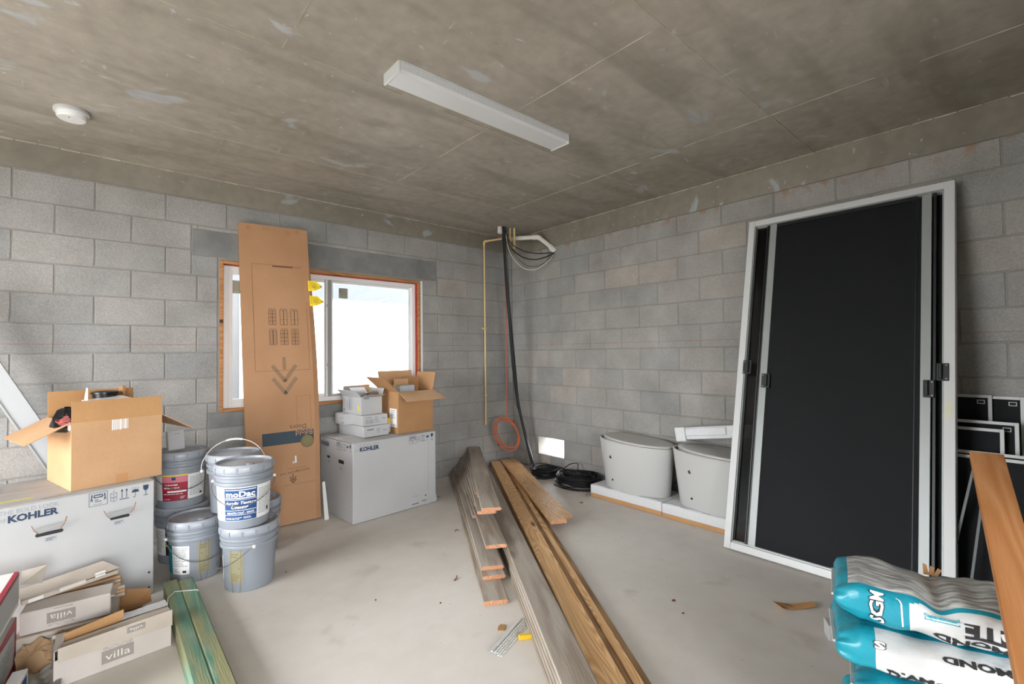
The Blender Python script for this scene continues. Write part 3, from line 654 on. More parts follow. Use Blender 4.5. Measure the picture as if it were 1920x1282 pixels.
t = MB().box(-.006, .006, -.01, .01, 0, .17).build('foam_stick', M_foam, None, False, (-.055, -1.50, .02), (rad(12), rad(18), 0)); tag(t, 'thin whitish stick leaning behind the first foam base', 'stick')
t = MB().tube(tube_path([(0,0,.004), (.02,-.015,.02), (.035,0,.03), (.02,.02,.012), (.045,.03,.008)], 6), .005, 6).build('bent_clip', M_wire, None, True, (-.455, -1.545, 0)); tag(t, 'bent metal clip at the corner of the first foam base', 'clip')

# ------------------------------------------------------------ double sliding screen door leaning on the right wall
ang = math.atan2(.555, 2.36)
# local: x = along door to the right (world -y), z = up the door, y = out of the face towards the wall
t = thing('screen_door', 'tall white framed sliding door with black insect mesh leaning on the right wall', 'door', (-.665, -2.935, .012))
Mx = Matrix.Rotation(ang, 4, 'Y') @ Matrix.Rotation(-pi/2, 4, 'Z')
t.rotation_euler = Mx.to_euler()
DW, DH, TH = 1.172, 2.415, .085
MB().box(0, .045, 0, TH, 0, DH, b=.002).build('frame_stile', M_alu, t)
MB().box(DW-.048, DW, 0, TH, 0, DH, b=.002).build('frame_stile', M_alu, t)
MB().box(.045, DW-.048, 0, TH, DH-.044, DH, b=.002).build('frame_rail', M_alu, t)
MB().box(.045, DW-.048, 0, TH, 0, .046, b=.002).build('frame_rail', M_alu, t)
MB().box(.0, .012, TH*.3, TH+.02, .05, DH-.02).build('side_fin', M_alu, t)
MB().box(.045, DW-.048, .012, .02, .046, .056).box(.045, DW-.048, .03, .036, .046, .06).box(.045, .051, .012, .05, .05, DH-.05).box(DW-.056, DW-.048, .012, .05, .05, DH-.05).build('track', M_grey, t)
MB().box(.05, DW-.05, .026, .07, .046, .056).build('track_shadow', M_blackv, t)
MB().box(.052, .135, .05, .054, .055, DH-.048).build('glass_strip', M_glassd, t)
MB().box(.128, .136, .022, .05, .055, DH-.05).box(.141, .150, .022, .05, .055, DH-.05).build('black_seal', M_blackv, t)
def sash_stile(x0, x1, y=.016): return MB().box(x0, x1, y, y+.02, .052, DH-.05, b=.0015).build('sash_stile', M_grey, t)
sash_stile(.152, .198); sash_stile(1.022, 1.068)
MB().box(.198, 1.0, .018, .034, DH-.075, DH-.05).box(.198, 1.0, .018, .034, .052, .06).build('sash_rail', M_blackv, t)
MB().box(.197, .994, .026, .028, .055, DH-.06).build('mesh_panel', M_mesh, t)
MB().box(.994, 1.023, .026, .0275, .055, DH-.06).build('mesh_overlap', M_mesh1, t)
MB().box(.994, .997, .024, .03, .055, DH-.06).build('mesh_spline', M_blackv, t)
MB().box(1.076, 1.088, .02, .05, .055, DH-.05).build('black_seal', M_blackv, t)
MB().box(.14, DW-.05, .066, .069, .055, DH-.05).build('rear_mesh_panel', M_mesh, t)
for x0, x1, z0, yy, bx in ((.040, .098, 1.215, -.004, 0), (.168, .222, 1.122, .010, 0), (1.094, 1.146, 1.203, -.004, 1), (1.036, 1.085, 1.108, .010, 1)):
    h = MB().box(x0, x1, yy-.004, yy, z0, z0+.1, b=.002).build('handle_plate', M_blackv, t)
    gx = (x0+x1)/2+(.008 if not bx else -.008)
    MB().box(gx-.007, gx+.007, yy-.024, yy-.004, z0+.008, z0+.092, b=.003).build('pull', M_blackv, h)
    mb = MB(); sx = x0+.010 if not bx else x1-.010
    for zz in (z0+.012, z0+.088): mb.tube([(sx, yy-.0045, zz), (sx, yy-.0065, zz)], .004, 10)
    mb.build('screw_heads', M_wire, h)
MB().box(DW-.04, DW-.012, -.001, 0, 1.0, 1.09).build('paper_sticker', mat('cream_sticker', (206,204,180), .7), t)

# smaller window screens behind the door
def screen(label, y_left, wdt, ztop, xtop, lean, roll=0, fw=.017, clip=True):
    """top-left corner at y_left (towards the corner of the room); leaning towards the wall"""
    a = math.asin(lean/ztop); hgt = ztop/cos(a)
    t = thing('window_screen', label, 'window screen', (xtop-lean, y_left, .005), group='window screens leaning behind the door')
    t.rotation_euler = (Matrix.Rotation(a, 4, 'Y') @ Matrix.Rotation(-pi/2, 4, 'Z') @ Matrix.Rotation(roll, 4, 'Y')).to_euler()
    d = .012
    MB().box(0, fw, 0, d, 0, hgt, b=.0015).build('screen_stile', M_alu, t); MB().box(wdt-fw, wdt, 0, d, 0, hgt, b=.0015).build('screen_stile', M_alu, t)
    MB().box(fw, wdt-fw, 0, d, hgt-fw, hgt, b=.0015).build('screen_rail', M_alu, t); MB().box(fw, wdt-fw, 0, d, 0, fw, b=.0015).build('screen_rail', M_alu, t)
    MB().box(fw, wdt-fw, .005, .007, fw, hgt-fw).build('mesh', M_mesh, t)
    if clip:
        q = MB(); c0_, c1_, z0_, z1_ = wdt-fw-.045, wdt-fw-.012, hgt-fw-.035, hgt-fw-.012
        q.box(c0_, c1_, .0, .004, z1_-.004, z1_).box(c0_, c1_, 0, .004, z0_, z0_+.004).box(c0_, c0_+.004, 0, .004, z0_, z1_).box(c1_-.004, c1_, 0, .004, z0_, z1_).build('corner_pull', M_grey, t)
    return t
screen('tall window screen at the back of the stack, right edge showing left of its twin', -3.66, .565, 1.085, -.035, .12)
screen('tall window screen at the back of the stack, rightmost and reaching the photo edge', -3.70, .652, 1.080, -.020, .12)
screen('low wide window screen, second highest top rail, with a grey corner pull', -3.50, .832, .950, -.17, .15, roll=.0)
[tag(MB().box(-.012, .012, -.006, .006, 0, l_, b=.001).build('screen_bar', mat('dim_bar', (96,100,100), .5), None, False, (x_, y_, .0), rot_), lb, 'metal bar') for x_, y_, l_, rot_, lb in ((-.60, -4.04, .80, (rad(10), rad(12), 0), 'grey metal bar in place of a screen stile seen through the mesh, left of the plank'), (-.60, -4.14, .76, (rad(6), rad(12), 0), 'grey metal bar in place of a screen stile seen through the mesh, closest to the plank'))]  # bars stand in for stiles of other screens behind the mesh
screen('low window screen with plain corner, third highest top rail in the stack', -3.50, .778, .915, -.225, .16, clip=False)
screen('wide window screen in front of the stack with the lowest top rail, thin slanting frame', -3.42, 1.05, .775, -.33, .16, clip=False)
screen('wide window screen just behind the lowest one, rails almost touching', -3.42, 1.2, .795, -.30, .16, clip=False)

# ------------------------------------------------------------ cartons
def icons(P, x1, top, s=1.0):
    """shipping pictograms, right aligned at x1, top at y=top"""
    c = 'navy'
    gx = x1-.042*s
    P.poly(c, [(gx-.013, top-.004), (gx+.013, top-.004), (gx+.012, top-.024), (gx+.005, top-.034), (gx-.005, top-.034), (gx-.012, top-.024)]); P.line(c, [(gx, top-.034), (gx, top-.058)], .003); P.line(c, [(gx-.010, top-.060), (gx+.010, top-.060)], .003)
    ux = x1-.09*s
    P.disc(c, ux, top-.034, .017, n=12, a0=0, a1=196); P.line(c, [(ux, top-.032), (ux, top-.058), (ux-.005, top-.062), (ux-.008, top-.056)], .0022)
    R = random.Random(1)
    for k in range(16): a, b = R.uniform(-.018,.018), R.uniform(-.016, .0); P.rect(c, ux+a, top+b-.004, ux+a+.0018, top+b-.001)
    ax = x1-.139*s
    for d in (-.010, .010): P.line(c, [(ax+d, top-.052), (ax+d, top-.012)], .003); P.poly(c, [(ax+d-.006, top-.016), (ax+d+.006, top-.016), (ax+d, top-.003)])
    P.line(c, [(ax-.02, top-.058), (ax+.02, top-.058)], .004)
    bx = x1-.185*s
    for z in (0, -.022):
        P.line(c, [(bx-.013, top-.018+z), (bx, top-.024+z), (bx+.013, top-.018+z), (bx+.013, top-.036+z), (bx, top-.042+z), (bx-.013, top-.036+z), (bx-.013, top-.018+z)], .0014); P.line(c, [(bx, top-.024+z), (bx, top-.042+z)], .0014)
    P.line(c, [(bx-.013, top-.018), (bx, top-.012), (bx+.013, top-.018)], .0014); P.line(c, [(bx, top-.01), (bx, top+.0)], .0014)
    f0, f1 = x1-.287*s, x1-.212*s
    P.frame(c, f0, top-.068, f1, top+.002, .0018); fx = (f0+f1)/2; P.rect(c, fx-.018, top-.026, fx+.018, top-.008); P.text('white', 'TEAM LIFT', fx, top-.017, width=.03, height=.008, bold=.02, h=.6)
    for s_ in (-1, 1):
        P.disc(c, fx+s_*.026, top-.009, .0032, n=8); P.line(c, [(fx+s_*.027, top-.013), (fx+s_*.028, top-.028), (fx+s_*.024, top-.040)], .004); P.line(c, [(fx+s_*.028, top-.028), (fx+s_*.032, top-.040)], .003); P.line(c, [(fx+s_*.027, top-.015), (fx+s_*.019, top-.020)], .0025)
    P.bars(c, fx-.014, top-.05, fx+.014, top-.032, 2, 5, .8); P.bars('grey', fx-.02, top-.064, fx+.02, top-.056, 1, 6)
def kohler(P, x, top, wdt=.175):
    """x = left end of KOHLER, top edge of the print"""
    P.text('grey', 'THE BOLD LOOK', x+wdt*.42, top-.012, width=wdt*1.17, height=.020, bold=-.008)
    P.text('grey', 'OF', x-.022, top-.048, height=.021, bold=-.008); P.text('navy', 'KOHLER', x+wdt/2, top-.046, width=wdt, height=.036, bold=.045); P.text('grey', '.', x+wdt+.006, top-.061, height=.003)
def slot(P, x, z, w=.07, h=.017):
    P.poly('black', [(x-w/2, z), (x-w/2+.006, z-h/2), (x+w/2-.006, z-h/2), (x+w/2, z), (x+w/2-.006, z+h/2), (x-w/2+.006, z+h/2)])
def smallmark(P, x, z):
    P.frame('grey', x-.020, z-.010, x+.020, z+.010, .0012); P.bars('navy', x-.017, z-.008, x+.017, z+.008, 2, 8, .9)
def big_carton(name, label, loc, rz, group=None):
    return thing(name, label, 'cardboard box', loc, rz, group)
Wk, Dk, Hk = .815, .60, .65
# centre box: origin = front-left bottom corner
t = big_carton('toilet_carton', 'large white carton with brown open box and small boxes on top, by the window', (-2.381, -.752, 0), rad(4.6))
MB().box(0, Wk, 0, Dk, .003, Hk-.004, b=.004).build('carton_body', M_carton, t)
MB().hexa([(.0,.004,Hk-.004), (Wk,.004,Hk-.004), (Wk,Dk*.5-.003,Hk-.004), (0,Dk*.5-.003,Hk-.004), (.0,.0,Hk), (Wk,.0,Hk), (Wk,Dk*.5-.003,Hk+.001), (0,Dk*.5-.003,Hk+.006)]).build('top_flap', M_carton, t)
MB().hexa([(.0,Dk*.5+.003,Hk-.004), (Wk,Dk*.5+.003,Hk-.004), (Wk,Dk,Hk-.004), (0,Dk,Hk-.004), (0,Dk*.5+.003,Hk+.010), (Wk,Dk*.5+.003,Hk+.001), (Wk,Dk,Hk), (0,Dk,Hk)]).build('top_flap', M_carton, t)
MB().box(-.001, .004, .02, Dk-.02, Hk-.005, Hk+.0).build('torn_edge', M_kedge, t)
cr_ = [(Wk-.085+.004*sin(k*2.1), 0, .02+k*.06) for k in range(10)]
MB().tube([(x, -.0006, z) for x, y, z in cr_], .0016, 5).build('crease', M_cartonin, t)
MB().hexa([(Wk-.12,-.004,.0), (Wk+.006,-.003,.012), (Wk+.006,.01,.012), (Wk-.12,.01,.0), (Wk-.10,-.001,.05), (Wk+.004,-.001,.07), (Wk+.004,.01,.07), (Wk-.10,.01,.05)]).build('crushed_corner', M_carton, t)
P = Print(plane((0,0,0), (1,0,0), (0,0,1))); kohler(P, .06, Hk-.012); icons(P, Wk, Hk-.012)
P.text('grey', 'DATE - A', Wk-.215, .10, width=.07, height=.012, bold=.02); P.bars('lgrey', Wk-.26, .08, Wk-.17, .09, 1, 4); P.bars('black', Wk-.26, .025, Wk-.185, .042, 1, 9); P.bars('black', Wk-.155, .035, Wk-.10, .05, 1, 10); P.disc('black', Wk-.115, .085, .007); P.bars('grey', Wk-.085, .035, Wk-.045, .05, 1, 3); P.done(t)
P = Print(plane((0,Dk,0), (0,-1,0), (0,0,1))); P.text('navy', 'KOHLER', .10, Hk-.058, width=.155, height=.036, bold=.045); icons(P, Dk, Hk-.012)
slot(P, .165, Hk-.165, .06, .02); slot(P, .40, Hk-.175, .10, .03); smallmark(P, .17, Hk-.205); smallmark(P, .40, Hk-.23)
for x_, z_ in ((.30, .08), (.34, .03), (.55, .06), (.56, .14), (.14,.2)): P.disc('grey', x_, z_, .005, n=8)
P.done(t)
# left box
t = big_carton('toilet_carton', 'large white carton at the left with tan open box on top and torn hand holes', (-3.668, -1.012, 0), rad(11))
MB().box(-Wk, 0, 0, Dk, .003, Hk-.004, b=.004).build('carton_body', M_carton, t)
MB().box(-Wk, 0, 0, Dk*.5-.003, Hk-.004, Hk, b=.0015).build('top_flap', mat('carton_top', (172,171,169), .8, c2=(162,161,158), scale=5), t)
MB().box(-Wk, 0, Dk*.5+.003, Dk, Hk-.004, Hk+.001, b=.0015).build('top_flap', MATS['carton_top'], t)
MB().box(-.74, -.48, .10, .118, Hk, Hk+.0012, M=Matrix.Rotation(rad(0), 4, 'Z')).build('yellow_tape', mat('yellow_tape', (206,204,60), .4), t)
P = Print(plane((-Wk,0,0), (1,0,0), (0,0,1))); kohler(P, Wk-.58, Hk-.018, .178); icons(P, Wk+.002, Hk-.014)
slot(P, Wk-.435, Hk-.170, .105, .018); slot(P, Wk-.155, Hk-.168, .088, .016); smallmark(P, Wk-.43, Hk-.200); smallmark(P, Wk-.16, Hk-.196)
for x_, z_ in ((Wk-.022, .045), (Wk-.022, .13)): P.disc('black', x_, z_, .006, n=8)
P.done(t)
P = Print(plane((-Wk,0,Hk+.0005), (1,0,0), (0,1,0))); P.text('grey', 'KOHLER', .24, .42, width=.10, height=.03, bold=.02, rot=90); P.bars('olive', .35, .03, .45, .045, 1, 4); P.done(t)
for x_, w_ in ((-.435, .14), (-.155, .15)):    # hand-hole flaps torn outwards
    mb = MB(); z = Hk-.163; n = Vector((0, -1, .15))
    mb.slab([(x_-w_/2+.03, -.003, z+.0), (x_+w_/2-.03, -.003, z+.006), (x_+w_/2-.012, -.022, z+.038), (x_-w_/2+.012, -.020, z+.030)], (0,-1,-.5), .002)
    f = mb.build('torn_flap', M_carton, t)
    MB().tube([(x_+w_/2-.03, -.004, z+.006), (x_+w_/2-.018, -.02, z+.03), (x_+w_/2-.008, -.012, z+.062)], .002, 5).build('torn_edge', M_kedge, f)
    MB().tube([(x_-w_/2+.03, -.004, z+.0), (x_-w_/2+.012, -.02, z+.024), (x_-w_/2+.004, -.01, z+.048)], .0013, 5).build('torn_edge', M_kedge, f)

def open_box(t, w, d, h, m_out, flaps, th=.005, m_in=None):
    """origin front-left bottom corner"""
    m_in = m_in or m_out
    MB().box(0, w, 0, th, 0, h).build('front_panel', m_out, t); MB().box(0, w, d-th, d, 0, h).build('rear_panel', m_in, t)
    MB().box(0, th, th, d-th, 0, h).build('side_panel', m_out, t); MB().box(w-th, w, th, d-th, 0, h).build('side_panel', m_out, t)
    MB().box(th, w-th, th, d-th, .001, .006).build('bottom_panel', m_in, t)
    for side, L_, a, tw in flaps:
        a = rad(a); dz, do = cos(a)*L_, sin(a)*L_
        if side == 'f': P_ = [(0,0,h), (w,0,h), (w+tw,-do,h+dz), (0-tw,-do,h+dz)]
        if side == 'b': P_ = [(w,d,h), (0,d,h), (0-tw,d+do,h+dz), (w+tw,d+do,h+dz)]
        if side == 'l': P_ = [(0,d,h), (0,0,h), (-do,0-tw,h+dz), (-do,d+tw,h+dz)]
        if side == 'r': P_ = [(w,0,h), (w,d,h), (w+do,d+tw,h+dz), (w+do,0-tw,h+dz)]
        P_ = [Vector(p) for p in P_]; n = (P_[1]-P_[0]).cross(P_[3]-P_[0])
        MB().slab(P_, n, th*.8).build('flap', m_out if side in 'lr' else m_in, t)
# tan open box on the left carton
t = thing('open_cardboard_box', 'tan open cardboard box full of supplies on the large left carton', 'cardboard box', (-4.021, -.999, Hk+.001), rad(14.8))
w, d, h = .41, .46, .362
open_box(t, w, d, h, M_kraft, [('f', .115, -3, 0), ('b', .150, 2, 0), ('l', .20, 118, 0), ('r', .20, 122, 0)], m_in=M_kraft2)
P = Print(plane((0,0,0), (1,0,0), (0,0,1))); R = random.Random(2)
for k in range(16):
    x0 = .17+k*.0048; P.rect('white', x0, h-.055-R.uniform(0,.008), x0+R.uniform(.002,.0046), h-.002)
P.rect('tan', .19, .003, .245, .05); P.done(t, 'tape')
MB().box(.33, .345, d-.08, d-.005, h, h+.165).build('upright_flap', M_kraftd, t)
def inbox(name, label, cat, loc, rz=0, rot=None): return thing(name, label, cat, loc, rz, rot=rot)
def tanp(x, y, z): c, s = cos(rad(14.8)), sin(rad(14.8)); return (-4.021+x*c-y*s, -.999+x*s+y*c, Hk+.001+z)
q = inbox('plastic_tray', 'white flat panel lying inside the tan open box', 'panel', tanp(.13, .17, .435), rad(14.8), rot=(rad(3), rad(-5), rad(14.8)))
MB().box(0, .19, 0, .20, 0, .012, b=.001).build('panel', M_vinyl, q); MB().box(.004, .186, .19, .2, -.19, 0).build('panel_side', M_carton, q)
q = inbox('white_pointed_card', 'pointed white card sticking up out of the tan open box', 'card', tanp(.10, .20, .2))
MB().slab([(-.03,0,.05), (.02,0,.05), (.014,0,.335), (.007,0,.34)], (0,-1,0), .003).build('card', M_vinyl, q)
q = inbox('drain_cover', 'round black plastic cap on top of the supplies in the tan box', 'lid', tanp(.245, .40, .485))
MB().lathe([(0,-.03), (.058,-.03), (.060,0), (.068,.002), (.068,.012), (.055,.017), (.04,.014), (0,.013)], 28).build('cap', M_black, q, True); MB().box(.055, .074, -.012, .012, .0, .008, b=.002).build('tab', M_black, q)
MB().box(-.1, .08, -.06, .03, -.30, -.031).build('pipe_holder', M_kraftd, q)
q = inbox('black_rag', 'black cloth bundle at the left corner inside the tan box', 'cloth', tanp(.005, .11, .315))
R = random.Random(4); mb = MB(); mb.lathe([(0,0), (.06,.0), (.085,.03), (.07,.08), (.04,.12), (0,.125)], 12); mb.v = [(x*.8+R.uniform(-.012,.012), y+R.uniform(-.012,.012), z+R.uniform(-.008,.008)) for x, y, z in mb.v]; mb.build('cloth', M_black, q, True)
q = inbox('red_tubing', 'tangle of red plastic tubing spilling over the left edge of the tan box', 'tubing', tanp(-.008, .04, .355))
for k in range(6):
    MB().tube(tube_path([(.03,.008*k-.02,.0), (.0,.010*k-.03,.018+.006*k), (-.032,.008*k-.02,.010+.004*k), (-.015-.005*k,-.015,-.003+.004*k), (.03,-.01,.002)], 5), .003, 5).build('tube', mat('red_tube', (170,80,78), .4), q, True)
q = inbox('white_fitting', 'round white plastic fitting tucked at the left edge of the tan box', 'fitting', tanp(.012, .035, .345)); MB().lathe([(0,-.03), (.018,-.025), (.026,0), (.018,.02), (0,.024)], 14).build('fitting', M_vinyl, q, True)
# small boxes on the centre carton
cc, ss = cos(rad(4.6)), sin(rad(4.6))
def sbox(name, label, loc, rz, w, d, h): 
    t = thing(name, label, 'cardboard box', loc, rad(rz), group='small white cartons stacked on the large carton')
    MB().box(0, w, 0, d, 0, h, b=.0015).build('box_body', M_carton, t); MB().box(.002, w-.002, .0012, d*.98, h, h+.0008).build('lid_panel', M_carton, t); return t
def small_print(t, w, d, h, style):
    P = Print(plane((0,0,0), (1,0,0), (0,0,1)))
    if style == 0: P.text('navy', 'KOHLER', .06, h*.7, width=.06, height=.012, bold=.04); P.bars('grey', w*.5, h*.3, w*.68, h*.8, 3, 3); P.bars('grey', w*.75, h*.4, w*.95, h*.6, 1, 4)
    if style == 1: P.text('grey', 'KOHLER', .055, h*.78, width=.06, height=.012, bold=.04); P.barcode('grey', .025, h*.18, .105, h*.6, 16); P.bars('grey', w*.48, h*.2, w*.68, h*.85, 4, 5); P.bars('grey', w*.78, h*.5, w*.93, h*.75, 1, 6)
    if style == 2: P.text('navy', 'KOHLER', .05, h-.010, width=.05, height=.009, bold=.04); P.disc('grey', w*.52, h*.3, .003, n=6); P.disc('grey', w*.52, h*.12, .003, n=6)
    P.done(t)
    P = Print(plane((0,d,0), (0,-1,0), (0,0,1)))
    if style == 2:
        for x_, hh in ((.085, .09), (.125, .12), (.165, .12)): P.bars('grey', x_-.014, .03, x_+.014, .03+hh, 8, int(x_*1000), 1.0)
        P.barcode('grey', .118, .04, .138, .13, 5); P.rect('yellow', d*.80, .03, d*.87, .075); P.bars('grey', .01, .06, .05, .13, 5, 3); P.rect('villa', .018, .018, .045, .04)
    else: P.bars('grey', .015, h*.1, .06, h*.3, 1, 2); P.disc('grey', d*.6, h*.75, .003, n=6); P.disc('grey', d*.6, h*.15, .003, n=6); P.disc('grey', d*.88, h*.7, .003, n=6); P.disc('grey', d*.88, h*.15, .003, n=6)
    P.done(t)
K0 = Hk+.007
b1 = sbox('small_carton', 'small flat white carton at the bottom of the stack on the large carton', (-2.222, -.606, K0), 6, .240, .44, .089); small_print(b1, .240, .44, .089, 0)
b2 = sbox('small_carton', 'small flat white carton with barcode, middle of the stack', (-2.215, -.560, K0+.0905), 3, .236, .40, .088); small_print(b2, .236, .40, .088, 1)
b2b = sbox('small_carton', 'small white carton poking out left behind the middle of the stack', (-2.295, -.37, K0+.0905), 3, .085, .2, .092)
P = Print(plane((0,.2,0), (0,-1,0), (0,0,1))); P.bars('grey', .1, .05, .19, .065, 1, 4); P.bars('navy', .12, .012, .19, .022, 1, 6); P.done(b2b)
t = thing('open_faucet_carton', 'small open white carton with chrome tap, top of the stack', 'cardboard box', (-2.200, -.500, K0+.1802), rad(6), group='small white cartons stacked on the large carton')
w, d, h = .203, .33, .150
open_box(t, w, d, h, M_carton, [('l', .085, 42, .0), ('f', .055, 70, 0), ('b', .09, -5, .0), ('r', .075, 20, 0)], th=.003, m_in=M_cartonin)
MB().slab([(.0,.12,h), (.09,.02,h+.005), (.045,.03,h+.09), (-.03,.15,h+.085)], (1,-1,.3), .003).build('flap', M_carton, t)
small_print(t, w, d, h, 2)
MB().box(.10, .197, .2, .207, h-.02, h+.10).build('inner_divider', M_kraft, t)
q = thing('chrome_tap', 'chrome tap lying in the top white carton', 'tap', (-2.16, -.500, K0+.1802+h+.022), rad(4))
MB().tube(tube_path([(-.03,0,0), (.0,.0,.012), (.05,0,.016), (.10,0,.008), (.125,.0,.006)], 6), [.006]*6+[.010]*6+[.009]*6+[.007]*6+[.006], 12).build('spout', M_chrome, q, True)
MB().tube([(.02,.01,.006), (.06,.012,.022), (.12,.01,.018)], [.012,.008,.005], 10).build('lever', M_chrome, q, True)
# brown open box
t = thing('open_cardboard_box', 'brown open cardboard box with spread flaps on the large carton by the window', 'cardboard box', (-1.908, -.618, Hk+.003), rad(4.6))
w, d, h = .375, .30, .370
open_box(t, w, d, h, M_kraftd, [('l', .20, 48, 0), ('f', .19, 112, .03), ('b', .19, 18, .0), ('r', .17, 12, 0)], m_in=M_kraft)
MB().box(.02, .17, d*.35, d*.355+.004, h-.05, h+.115).build('inner_flap', M_kraft, t)
MB().box(.16, .34, d*.62, d*.625+.004, h-.05, h+.125).build('inner_flap', M_kraftd, t)
P = Print(plane((0,.3,0), (0,-1,0), (0,0,1))); P.rect('paper', .155, .055, .275, .22); P.bars('grey', .17, .13, .25, .21, 5, 2, .8, .5); P.bars('grey', .165, .065, .26, .08, 1, 5, h=.5); P.done(t, 'shipping_label')
q = thing('grey_carton', 'small grey-white carton standing inside the brown open box', 'cardboard box', (-1.875, -.585, Hk+.02), rad(4.6)); MB().box(0, .155, 0, .12, 0, .41, b=.0015).build('box_body', mat('grey_white_carton', (170,174,178), .7), q); MB().box(.095, .097, -.0008, 0, .1, .41).build('seam', M_grey, q)
q = thing('yellow_label_item', 'small yellow and white packet between the white stack and brown box', 'packet', (-1.955, -.50, Hk+.008), rad(4)); MB().box(0, .03, 0, .10, .0, .085, b=.002).build('packet_lower', M_carton, q); MB().box(0, .03, 0, .10, .0855, .13, b=.002).build('packet_upper', mat('yellow_packet', (214,180,40), .5), q)

# ------------------------------------------------------------ tall bifold carton leaning over the window
BL = Vector((-3.043, -.372, .004)); BR = Vector((-2.513, -.416, .004)); TR = Vector((-2.52, -.078, 2.475)); TL = Vector((-3.062, -.062, 2.475))
ux = (BR-BL).normalized(); uz = ((TL+TR)/2-(BL+BR)/2).normalized(); uy = uz.cross(ux)   # uy points to the wall
t = thing('bifold_door_carton', 'tall brown door carton leaning upside down against the window wall', 'cardboard box', BL)
mm = Matrix.Identity(4); uy = uz.cross(ux).normalized(); ux = uy.cross(uz)
for i in range(3): mm[i][0] = ux[i]; mm[i][1] = uy[i]; mm[i][2] = uz[i]
t.rotation_euler = mm.to_euler()
CW, CH, CT = .535, 2.49, .052
R = random.Random(8); n = 14
mb = MB(); L_ = []; 
for i in range(n+1):
    z = CH*i/n; bow = .030*sin(pi*min(1, max(0, (i/n-.05)/.9))); L_.append([(0, 0, z), (CW+bow-.04, 0, z), (CW+bow, .012, z), (CW+bow, CT, z), (0, CT, z)])
vs = [p for r in L_ for p in r]; k = 5
mb.add(vs, [(i*k+j, i*k+(j+1) % k, (i+1)*k+(j+1) % k, (i+1)*k+j) for i in range(n) for j in range(k)]+[(4,3,2,1,0), tuple(n*k+j for j in range(k))])
mb.build('carton_body', M_bifold, t)
MB().box(CW-.055, CW-.002, -.003, .02, 1.83, CH-.004).build('side_flap', M_bifold, t)
for x_, z_, w_, h_ in ((.07, CH-.035, .035, .035), (.20, CH-.03, .05, .025), (.37, CH-.05, .045, .05), (.45, CH-.025, .03, .025)):
    MB().box(x_-w_/2, x_+w_/2, -.0015, 0, z_-h_/2, z_+h_/2).build('tape_patch', M_kraftd, t)
P = Print(plane((0,0,0), (1,0,0), (0,0,1)))
P.frame('brownink', .085, 1.24, .50, 2.145, .0022); P.rect('bl' if 0 else 'brownink', .24, 2.128, .40, 2.140)
P.bars('brownink', .41, 2.13, .49, 2.137, 1, 3)
for iy, zc in enumerate((1.69, 1.52)):
    for ix, xc in enumerate((.225, .31, .395)):
        hw, hh = .027, .062; c = 'dbrown'
        P.frame(c, xc-hw, zc-hh, xc+hw, zc+hh, .003); P.line(c, [(xc, zc-hh), (xc, zc+hh)], .005); P.line('brownink', [(xc-hw, zc+hh+.012), (xc+hw, zc+hh+.012)], .003)
        if (iy, ix) in ((0,0), (1,1), (1,2)):
            for q in (-.5, 0, .5): P.line(c, [(xc-hw, zc+hh*q), (xc+hw, zc+hh*q)], .003)
            P.line(c, [(xc-hw/2, zc-hh), (xc-hw/2, zc+hh)], .002); P.line(c, [(xc+hw/2, zc-hh), (xc+hw/2, zc+hh)], .002)
        if (iy, ix) == (1,0):
            for q in range(-6, 7): P.line(c, [(xc-hw, zc+hh*q/7), (xc+hw, zc+hh*q/7)], .002)
        if (iy, ix) in ((0,1), (0,2)):
            P.line(c, [(xc-hw, zc-hh*.3), (xc+hw, zc-hh*.3)], .0018)
c = 'brownink'
c = 'arrow'; P.line(c, [(.30, 1.345), (.30, 1.255)], .026)
for z_ in (1.20, 1.095): P.line(c, [(.215, z_+.075), (.30, z_-.045), (.385, z_+.075)], .030)
P.frame('brownink', .38, .745, .49, 1.02, .0016)
P.rect('slate', .115, .635, .505, .735)
P.text('dbrown', 'Doors', .385, .765, width=.125, height=.036, rot=180); P.text('tan', 'Bifold', .43, .712, width=.13, height=.040, rot=180, h=.8)
P.disc('olive', .452, .64, .052, h=1.0, n=28); P.ring('dbrown', .452, .64, .050, .003, h=1.6, n=28); P.ring('brownink', .452, .64, .036, .002, h=1.6)
P.text('dbrown', 'woodgrain mo', .345, .405, width=.23, height=.024, rot=184); P.bars('brownink', .29, .43, .47, .436, 1, 4)
P.line('dbrown', [(.33, .385), (.33, .355)], .007)
for z_ in (.345, .325): P.line('dbrown', [(.308, z_+.02), (.33, z_-.008), (.352, z_+.02)], .007)
P.frame('brownink', .26, .30, .50, .31, .0012); P.rect('paper', .35, .475, .362, .53); P.rect('lgrey', .33, .47, .35, .49)
P.done(t)
for z_, o_ in ((1.975, 0), (1.840, .012)):
    x0 = CW-.018+o_*.6
    g = MB(); g.slab([(x0, -.012, z_-.045), (x0+.055, -.026, z_-.042), (x0+.115, -.02, z_-.01), (x0+.117, -.018, z_+.0), (x0+.06, -.026, z_+.045), (x0, -.012, z_+.048)], (0,-1,0), .0015)
    tg = g.build('yellow_tag', mat('yellow_tag', INKS['tagy'], .6), t); P = Print(plane((x0, -.0275, z_-.045), (1,0,0), (0,0,1)))
    for i in range(5): P.bars('olive', .006+i*.013, .015+i*.003, .014+i*.013, .085-i*.004, 7, i, 1)
    P.poly('olive', [(.098,.033), (.112,.042), (.098,.052)]); P.done(tg)
t = thing('white_paper_tube', 'flat white printed sleeve leaning between the brown carton and the white carton', 'packaging', (-2.505, -.47, .0), rad(-10))
MB().hexa([(0,0,0), (.035,.0,.0), (.035,.02,.0), (0,.02,.0), (-.01,.05,.30), (.012,.05,.305), (.012,.065,.305), (-.01,.065,.30)]).build('sleeve', mat('pale_sleeve', (206,208,200), .6), t)
